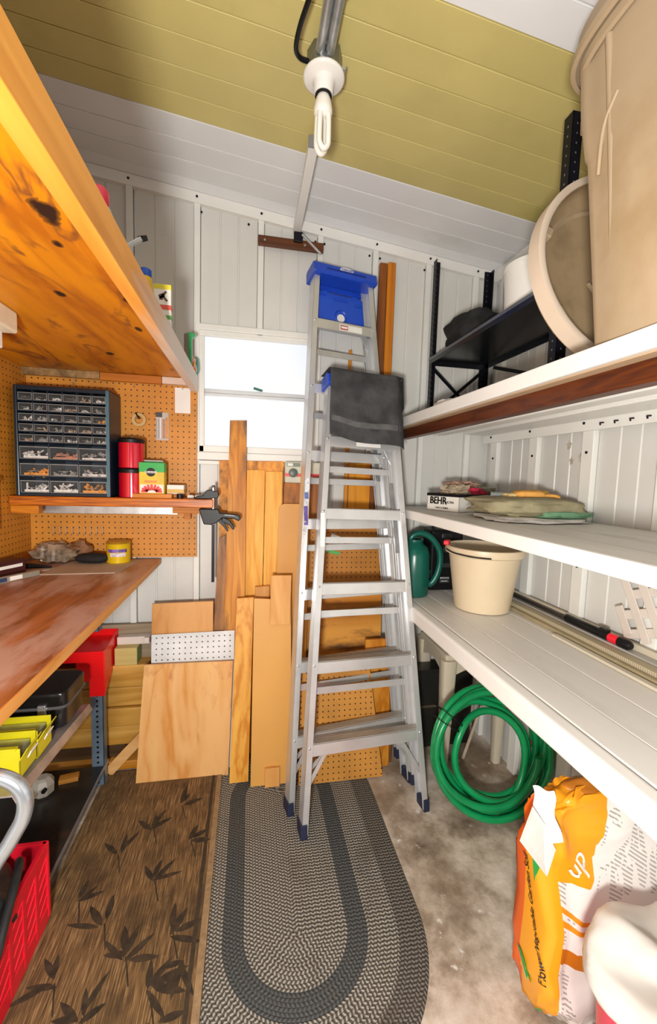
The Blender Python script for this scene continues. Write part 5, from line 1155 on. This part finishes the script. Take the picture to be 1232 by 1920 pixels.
for i, (u, w, z, h, k, lab) in enumerate(((.10, .09, .083, (.060, .05, .036), 0, 'tan crumpled rag at the left of the paint carton'), (.16, .05, .080, (.06, .03, .026), 1, 'crimson rag at the front of the paint carton'), (.24, .08, .084, (.09, .05, .030), 2, 'olive rag folded on the right in the paint carton'), (.17, .12, .122, (.080, .026, .014), 3, 'striped pink rag lying on top in the carton'), (.29, .10, .094, (.045, .03, .014), 4, 'rose rag at the right end of the carton'))):
    c = bx_c+rd*u+ld*w+up*z
    solo('rag', pillow(tuple(c), h, 20+i, .45, .8, flat=1.1, fs=3), mat(ragc[k][0], ragc[k][1], .9, 0, .35, 30, bmp=.5, bscale=40), lab, 'rag', tuple(c-up*h[2]), 'rags in the paint carton', smooth=50)
cloth_specs = [('white_sheet', (1.045, 1.415, MZ+.008), (.178, .165, .009), (.80, .78, .74), 'white folded sheet at the bottom of the cloth pile', .25),
               ('green_cloth', (1.120, 1.360, MZ+.028), (.115, .085, .014), (.20, .40, .24), 'pale green folded cloth sticking out of the pile', .22),
               ('drop_cloth', (1.045, 1.455, MZ+.050), (.182, .155, .036), (.34, .30, .18), 'olive stained drop cloth folded on the middle shelf', .20)]
for i, (nm, c, h, cc, lab, amp) in enumerate(cloth_specs):
    solo(nm, pillow(c, h, 40+i*3, amp*.75, .55, 48, 22, 1.8), mat('fabric_'+nm, cc, .9, 0, .18, 9, bmp=.5, bscale=26, dirt=tuple(x*.55 for x in cc) if i == 2 else None, dirt_t=.58), lab, 'cloth', (c[0], c[1], c[2]-h[2]), 'folded cloths on the middle shelf', smooth=60)
t = thing('work_gloves', 'orange work gloves lying on the olive drop cloth', 'gloves', (1.08, 1.45, MZ+.08))
gl = mat('glove_orange', (.72, .36, .08), .85, 0, .2, 20, bmp=.4, bscale=50)
gz = MZ+.088
part('palm', pillow((1.06, 1.43, gz+.006), (.060, .040, .017), 3, .15, .6, 24, 12), gl, t, smooth=60)
for k in range(4): part('finger', B().tube(smooth_path([(1.10, 1.405+.016*k, gz), (1.14, 1.40+.018*k, gz+.003), (1.17-.006*k, 1.398+.02*k, gz-.002)], 4), [.010]*4+[.009]*4+[.006], 8), gl, t, smooth=60)
part('cuff', pillow((1.00, 1.45, gz), (.030, .032, .012), 6, .2, .6, 20, 10), mat('glove_cuff', (.66, .50, .22), .85, 0, .4, 40), t, smooth=60)
part('second_glove', pillow((1.13, 1.50, gz+.006), (.065, .036, .018), 9, .25, .7, 24, 12), mat('glove_yellow', (.66, .42, .08), .85, 0, .35, 30), t, smooth=60)
solo('paint_scraper', B().cyl((.945, 1.50, MZ+.088), (.985, 1.465, MZ+.089), .013, n=16), mat('handle_grey', (.20, .22, .21), .6), 'short grey handle grip beside the orange gloves', 'scraper', (.965, 1.48, MZ+.075), smooth=40)
solo('plastic_scrap', lump((.79, .60, MZ+.014), (.02, .025, .015), 2, .1, flat=.05), white_plastic, 'small white lump on the middle shelf at the right photo edge', 'scrap', (.79, .60, MZ), smooth=60)

# lowest shelf: watering can, case, bucket, long strips
LZ = .8382
t = thing('watering_can', 'dark green plastic watering can with a big loop handle', 'watering can', (.80, 1.87, LZ))
part('body', B().lathe([(.066, 0), (.074, .006), (.078, .10), (.076, .20), (.066, .235), (.045, .250), (.040, .262)], (.792, 1.885, LZ), 40, sx=1.0, sy=1.1), green_can, t, smooth=50)
part('handle', B().tube(smooth_path([(.770, 1.885, 1.080), (.775, 1.88, 1.120), (.815, 1.872, 1.140), (.870, 1.865, 1.118), (.912, 1.86, 1.060), (.920, 1.86, .995), (.905, 1.862, .930), (.878, 1.868, .890), (.850, 1.875, .900)], 6), .0155, 12), green_can, t, smooth=60)
part('spout', B().tube(smooth_path([(.785, 1.95, .89), (.775, 1.985, .97), (.765, 2.01, 1.06)], 5), [.026]*5+[.018]*5+[.015], 14), green_can, t, smooth=60)
part('grip_strut', B().tube([(.852, 1.878, .915), (.865, 1.872, .940), (.870, 1.872, .96)], .010, 10), green_can, t, smooth=60)
part('fill_rim', B().lathe([(.036, .258), (.044, .262), (.044, .272), (.036, .272)], (.792, 1.885, LZ), 32, capb=False, capt=False), green_can, t, smooth=50)
t = thing('power_tool_case', 'black moulded tool case standing between watering can and bucket', 'case', (.96, 1.97, LZ))
part('case', B().box((.900, 1.925, LZ), (1.075, 2.035, LZ+.310)), black_plastic, t, bevel=.012, seg=3)
for z in (.05, .13, .21, .28): part('rib', B().box((.955, 1.9215, LZ+z-.012), (1.010, 1.93, LZ+z+.012)), mat('case_rib', (.035, .036, .04), .35), t, bevel=.004)
part('print_marks', B().box((.955, 1.9210, LZ+.062), (1.004, 1.922, LZ+.070)).box((.962, 1.9210, LZ+.046), (.998, 1.922, LZ+.052)), mat('print_grey', (.35, .35, .36), .5, 0, .7, 120), t)
part('case_handle', B().tube([(.93, 1.98, LZ+.31), (.94, 1.98, LZ+.335), (1.03, 1.98, LZ+.335), (1.04, 1.98, LZ+.31)], .009, 8), black_plastic, t, smooth=50)
t = thing('bucket', 'cream plastic bucket with pouring lip on the lowest shelf', 'bucket', (1.02, 1.645, LZ))
bcx, bcy = 1.022, 1.645
vs, fs = [], []; n = 56
prof = [(.108, 0), (.116, .004), (.130, .10), (.150, .240), (.156, .245), (.166, .247), (.168, .262), (.166, .276), (.160, .278), (.152, .262), (.128, .10), (.112, .010), (.02, .008)]
for r, h in prof:
    for k in range(n):
        a = 2*PI*k/n; lip = max(0, 1-abs((a-.15+PI) % (2*PI)-PI)/.28)*.022*max(0, (h-.20)/.08); rr = r+lip
        vs.append((bcx+rr*math.cos(a), bcy+rr*math.sin(a), LZ+h))
for i in range(len(prof)-1): fs += [(i*n+k, i*n+(k+1) % n, (i+1)*n+(k+1) % n, (i+1)*n+k) for k in range(n)]
fs += [tuple(range(n)), tuple((len(prof)-1)*n+k for k in range(n))]
part('body', B().add(vs, fs), cream_plastic, t, smooth=40)
part('bail_wire', B().tube(smooth_path([(bcx-.171, bcy+.02, LZ+.262), (bcx-.176, bcy-.06, LZ+.258), (bcx-.13, bcy-.135, LZ+.254), (bcx-.07, bcy-.165, LZ+.252)], 6), .0028, 8), black_metal, t, smooth=60)
part('red_tab', B().obox((bcx-.155, bcy+.05, LZ+.286), (.6, .8, 0), (-.8, .6, 0), (0, 0, 1), (.022, .012, .010)), red_plastic, t, bevel=.004)
strip_m = mat('cream_strip', (.62, .57, .45), .5, 0, .08, 10, stretch=(1, .2, 1))
rib_m, nt, b = _nt('ribbed_strip'); tc = N(nt, 'ShaderNodeTexCoord'); sp = N(nt, 'ShaderNodeSeparateXYZ'); L(nt, tc.outputs['Object'], sp.inputs[0])
f = math_(nt, 'SINE', math_(nt, 'MULTIPLY', sp.outputs[1], 900)); L(nt, ramp(nt, f, [(.2, (.38, .32, .20)), (.7, (.60, .54, .40))]), b.inputs['Base Color']); b.inputs['Roughness'].default_value = .6
for nm, x0, x1, z0, z1, y0, y1, mm, lab in (
    ('blind_slat', 1.100, 1.122, 0, .010, .10, 1.30, strip_m, 'single pale plastic strip lying nearest the shelf front'),
    ('blind_slat', 1.135, 1.152, 0, .014, .10, 1.60, mat('brown_strip', (.36, .30, .18), .6, 0, .12, 10), 'brownish thin strip beside the ribbed trim on the lowest shelf'),
    ('ribbed_trim', 1.156, 1.196, 0, .026, .10, 1.66, rib_m, 'ribbed tan trim strip along the lowest shelf'),
    ('grey_channel', 1.200, 1.232, 0, .030, .10, 1.80, mat('grey_channel', (.50, .49, .46), .45, .2, .08, 8), 'grey channel strip under the black pole'),
    ('white_channel', 1.236, 1.255, 0, .050, .10, 1.82, strip_m, 'white channel strip against the right wall')):
    solo(nm, B().box((x0, y0, LZ), (x1, y1, LZ+z1)), mm, lab, 'strip', ((x0+x1)/2, (y0+y1)/2, LZ), 'long strips on the lowest shelf', bevel=.002)
t = thing('extension_pole', 'black telescopic pole with a red collar lying by the right wall', 'pole', (1.214, 1.4, LZ+.030))
pz = LZ+.0448
part('grip', B().tube([(1.214, 1.365, pz), (1.214, 1.36, pz), (1.214, 1.17, pz), (1.214, 1.165, pz)], [.010, .0145, .0145, .012], 16), black_plastic, t, smooth=50)
part('inner_tube', B().cyl((1.214, 1.365, pz-.004), (1.214, 1.78, pz-.004), .0085, n=14), mat('dark_tube', (.05, .045, .04), .3, .5), t, smooth=50)
part('red_collar', B().cyl((1.214, 1.165, pz), (1.214, 1.128, pz), .0150, n=18), red_plastic, t, smooth=50)
part('end_cap', B().tube([(1.214, 1.128, pz), (1.214, 1.095, pz), (1.214, 1.085, pz)], [.0165, .0160, .010], 16), black_plastic, t, smooth=50)
part('lock_lever', B().box((1.205, 1.172, pz+.010), (1.223, 1.205, pz+.022)), black_plastic, t, bevel=.003)
# lattice offcut leaning on the right wall
t = thing('lattice_panel', 'white lattice offcut leaning against the right wall', 'lattice', (1.24, .95, LZ+.05))
lat = mat('lattice_white', (.66, .60, .54), .5, 0, .05, 8)
lo_y, hi_y, lo_z, hi_z = .62, 1.175, LZ+.058, 1.140
for lay, (ang_, xoff) in enumerate(((math.radians(158), 1.2485), (math.radians(62), 1.2425))):
    dv = Vector((math.cos(ang_), math.sin(ang_))); nv_ = Vector((-dv.y, dv.x))
    for q in range(-9, 10):
        o2 = Vector((1.12, .99))+nv_*(q*(.062 if lay == 0 else .056)+.012); ok = []
        for k in range(-60, 61):
            p = o2+dv*(k*.012)
            if lo_y < p.x < hi_y-.012*((q+lay) % 3) and lo_z < p.y < hi_z: ok.append(p)
        if len(ok) > 3: part('slat', B().bar((xoff, ok[0].x, ok[0].y), (xoff, ok[-1].x, ok[-1].y), .030, .006, (1, 0, 0)), lat, t, bevel=.002)
# ------------------------------------------------------------------ under the shelves
t = thing('plastic_table', 'pale plastic side table pushed into the back corner', 'table', (1.08, 1.90, 0))
tm = mat('table_plastic', (.64, .57, .44), .45, 0, .06, 5)
part('top', B().box((.925, 1.752, .545), (1.250, 2.065, .572)), tm, t, bevel=.010, seg=3)
for a, bq in (((.93, 1.756), (1.245, 1.756)), ((.93, 1.756), (.93, 2.06)), ((1.245, 1.756), (1.245, 2.06)), ((.93, 2.06), (1.245, 2.06))):
    A, Q = Vector((*a, 0)), Vector((*bq, 0)); d = (Q-A); l = d.length; d.normalize(); nn = Vector((0, 0, 1)).cross(d)
    poly = [(0, .55), (l, .55), (l, .36)]+[(l-.04-(l-.08)*k/10, .47+.035*math.sin(PI*k/10)) for k in range(11)]+[(0, .36)]
    part('apron', B().prism(poly, A, d, (0, 0, 1), .008), tm, t, bevel=.002)
for x, y in ((.945, 1.770), (1.230, 1.770), (.945, 2.045), (1.230, 2.045)): part('leg', B().lathe([(.020, 0), (.032, .40), (.036, .548)], (x, y, 0), 16, ex=4), tm, t, smooth=40)
t = thing('storage_tote', 'black plastic tote behind the pale table in the corner', 'tote', (.985, 1.985, 0))
part('body', rbox((.985, 1.962, 0), (.195, .042), 48, .004, .40, 9), mat('tote_black', (.016, .015, .013), .4), t, smooth=30)
part('lid', rbox((.985, 1.962, 0), (.200, .047), 48, .40, .425, 9), MATS['tote_black'], t, smooth=30)
part('ledge', rbox((.985, 1.962, 0), (.199, .046), 48, .22, .232, 9), mat('tote_edge', (.10, .075, .05), .4), t, smooth=30)
# coiled hose
t = thing('garden_hose', 'coiled bright green garden hose standing under the lowest shelf', 'hose', (1.0, 1.47, 0))
hc = Vector((1.000, 1.485, .280)); hx = Vector((1, -.10, 0)).normalized(); hz = Vector((.03, .30, 1)).normalized(); hn = hx.cross(hz)
pts = []; turns = 8; per = 40
for i in range(turns*per+1):
    u = i/per; a = 2*PI*u; k = int(u)
    r = .232+.028*math.sin(u*1.9+1)-.045*(.5+.5*math.sin(u*2.6))+.008*math.sin(a*2+u)
    cxo, czo = .026*math.sin(u*2.3), .018*math.cos(u*1.9)
    p = hc+hx*(r*math.cos(a)*1.02+cxo)+hz*(r*math.sin(a)+czo)+hn*((u/turns-.5)*.12+.010*math.sin(a*3))
    p.z = max(p.z, .0165)
    p.x = min(p.x, 1.235)
    pts.append(p)
part('hose', B().tube(pts, .0142, 9), green_hose, t, smooth=60)
e0, e1 = pts[0], pts[1]; d = (e0-e1).normalized()
part('coupling', B().tube([e0, e0+d*.012, e0+d*.030], [.0162, .0172, .0162], 12), mat('hose_brass', (.32, .12, .05), .35, .4), t, smooth=50)
for a in (2.45, 2.6):
    q = [hc+hx*(.232*math.cos(a)+ww*.9*math.cos(a))+hz*(.232*math.sin(a)+ww*.9*math.sin(a))+hn*hh for ww, hh in ((-.062, -.066), (.034, -.066), (.034, .066), (-.062, .066))]
    part('tie', B().tube(smooth_path(q, 4, True), .002, 6, True), black_plastic, t)
solo('white_stick', B().cyl((1.07, 1.80, .012), (1.16, 1.72, .50), .008, n=10), mat('stick_beige', (.55, .45, .35), .6), 'pale stick leaning behind the green hose', 'stick', (1.07, 1.80, .004), smooth=50)

# soil bag, pink tub and white sack at the lower right
m, nt, b = _nt('soil_bag_print'); tc = N(nt, 'ShaderNodeTexCoord'); sp = N(nt, 'ShaderNodeSeparateXYZ'); L(nt, tc.outputs['Object'], sp.inputs[0])
x_, y_, z_ = sp.outputs
nz = noise_(nt, tc.outputs['Object'], 3, 3)
zz_ = math_(nt, 'ADD', z_, math_(nt, 'MULTIPLY', math_(nt, 'SUBTRACT', nz, .5), .04))
lines = math_(nt, 'GREATER_THAN', math_(nt, 'FRACT', math_(nt, 'MULTIPLY', math_(nt, 'ADD', zz_, math_(nt, 'MULTIPLY', x_, .55)), 95)), .58)
brk = math_(nt, 'GREATER_THAN', noise_(nt, coords(nt, (1, 1, .15)), 60, 1), .47)
blk = math_(nt, 'GREATER_THAN', noise_(nt, coords(nt), 9, 1), .46)
tx = math_(nt, 'MULTIPLY', math_(nt, 'MULTIPLY', lines, brk), blk)
col = mixc(nt, math_(nt, 'MULTIPLY', tx, .62), (.80, .78, .75), (.16, .14, .13))
sl = math_(nt, 'ADD', zz_, math_(nt, 'MULTIPLY', x_, .62))
for lo, hi, c in ((.235, .248, (.78, .30, .02)), (.205, .220, (.78, .30, .02)), (.105, .150, (.55, .17, .01))):
    col = mixc(nt, math_(nt, 'MULTIPLY', math_(nt, 'GREATER_THAN', sl, lo), math_(nt, 'LESS_THAN', sl, hi)), col, c)
top = math_(nt, 'MULTIPLY', math_(nt, 'GREATER_THAN', z_, .405), math_(nt, 'LESS_THAN', math_(nt, 'SUBTRACT', x_, math_(nt, 'MULTIPLY', z_, .55)), -.325))
col = mixc(nt, top, col, (.86, .34, .012))
gus = math_(nt, 'LESS_THAN', x_, -.172)
col = mixc(nt, gus, col, (.86, .36, .015))
red_ = math_(nt, 'MULTIPLY', gus, math_(nt, 'GREATER_THAN', y_, .018)); col = mixc(nt, red_, col, (.80, .13, .01))
L(nt, col, b.inputs['Base Color']); b.inputs['Roughness'].default_value = .28
t = thing('soil_bag', 'open orange and white garden soil bag standing at the right', 'bag', (.945, .875, 0))
def bagpt():
    pb = pillow((.945, .875, .295), (.210, .082, .295), 12, .05, .34, 60, 40, 4, flat=.985)
    for v in pb.v:
        k = max(0, (v.z-.30)/.30)
        v.y = .875+(v.y-.875)*(1-.45*k)+.03*k+.018*fbm((v.x*12, v.z*9, 3))+.008*math.sin(v.z*34+v.x*26)*(1 if v.y < .875 else 0); v.x = .945+(v.x-.945)*(1-.10*k*k)-.02*k+.008*fbm((v.y*20, v.z*12, 7))
        v.z += .012*fbm((v.x*10, v.y*10, 1))
    return pb
sackb = bagpt(); part('sack', sackb, m, t, smooth=60)
from mathutils.bvhtree import BVHTree
sack_tree = BVHTree.FromPolygons([tuple(v) for v in sackb.v], sackb.f)
def wrap(o, d, gap=.0042):
    """lay flat print onto the curved sack"""
    d = Vector(d).normalized(); mw = MW[t.name]; inv = mw.inverted()
    for v in o.data.vertices:
        p = mw @ v.co; h = sack_tree.ray_cast(p-d*.4, d)
        if h[0]: v.co = inv @ (h[0]-d*gap)
wi = mat('bag_inside', (.80, .74, .70), .4, 0, .05, 8)
part('torn_flap', B().grid(lambda u, v: Vector((.728, .885, .622)).lerp(Vector((.772, .862, .618)), u)+(Vector((-.020, -.045, -.085))*v if v < .55 else Vector((-.020, -.045, -.085))*.55+Vector((-.10+.10*u, -.06, -.10))*(v-.55))+Vector((.004*math.sin(v*9), 0, .004*math.sin(u*7))), 8, 14, .0015), wi, t, smooth=60)
part('torn_flap', B().slab([(.636, .800, .560), (.712, .795, .462), (.748, .815, .506), (.728, .832, .560), (.700, .845, .600)], .0015), wi, t)
part('open_mouth', lump((.93, .905, .585), (.10, .030, .018), 17, .3, flat=.3), mat('bag_fold', (.42, .14, .01), .4), t, smooth=60)
wrap(part('green_corner', B().prism([(0, 0), (.034, .012), (.012, -.085)], (.7315, .868, .470), (0, -1, 0), (0, 0, 1), .0016), mat('print_green', (.02, .28, .05), .4), t), (1, .25, 0))
wrap(part('green_curve', B().prism([(0, 0), (.02, .01), (.05, -.05), (.075, -.13), (.06, -.13), (.03, -.06)], (.7325, .905, .150), (0, -1, 0), (0, 0, 1), .0016), MATS['print_green'], t), (1, .25, 0))
wrap(part('white_corner', B().prism([(0, 0), (.03, -.055), (.055, -.125), (.0, -.13)], (.7320, .905, .145), (0, -1, 0), (0, 0, 1), .0016), white_paper, t), (1, .25, 0))
mtx = Matrix((Vector((0, .30, 1)).normalized()*1.0, Vector((0, 1, -.30)).normalized(), Vector((-1, 0, 0)))).transposed().to_4x4(); mtx.translation = Vector((.7315, .850, .285))
wrap(text('Flower/Vegetable Garden Soil', .0245, mat('print_black', (.02, .015, .01), .5), t, mtx, shear=.2), (1, .25, 0))
m3 = Matrix((Vector((.75, .2, .6)).normalized(), Vector((-.55, .1, .75)).normalized(), Vector((0, -1, .15)).normalized())).transposed().to_4x4(); m3.translation = Vector((.815, .790, .455))
wrap(text('up', .060, white_paper, t, m3), (0, 1, 0))
def sackfold(pb):
    for v in pb.v:
        a = math.atan2(v.y-.545, v.x-.872); r = math.hypot(v.x-.872, v.y-.545)
        v.z += (.012*math.sin(a*5+r*22)+.010*fbm((v.x*7, v.y*7, 2)))*min(1, r/.1)-.10*max(0, (v.x-.90))*max(0, .55-v.y)*3
        v.x += .006*math.sin(v.z*60+a*4)
    return pb
t = thing('pink_tub', 'pink plastic tub at the bottom right corner', 'tub', (.862, .552, 0))
part('body', B().lathe([(.140, 0), (.148, .005), (.172, .395), (.178, .40), (.178, .41)], (.862, .552, 0), 48), mat('pink_plastic', (.78, .05, .12), .35, 0, .05, 5), t, smooth=40)
solo('white_sack', sackfold(pillow((.872, .545, .425), (.190, .185, .055), 8, .05, .7, 72, 36, 1.2)), mat('white_film', (.66, .64, .60), .35, 0, .04, 6, bmp=.2, bscale=14), 'white plastic sack folded over the pink tub', 'sack', (.87, .55, .40), smooth=60)
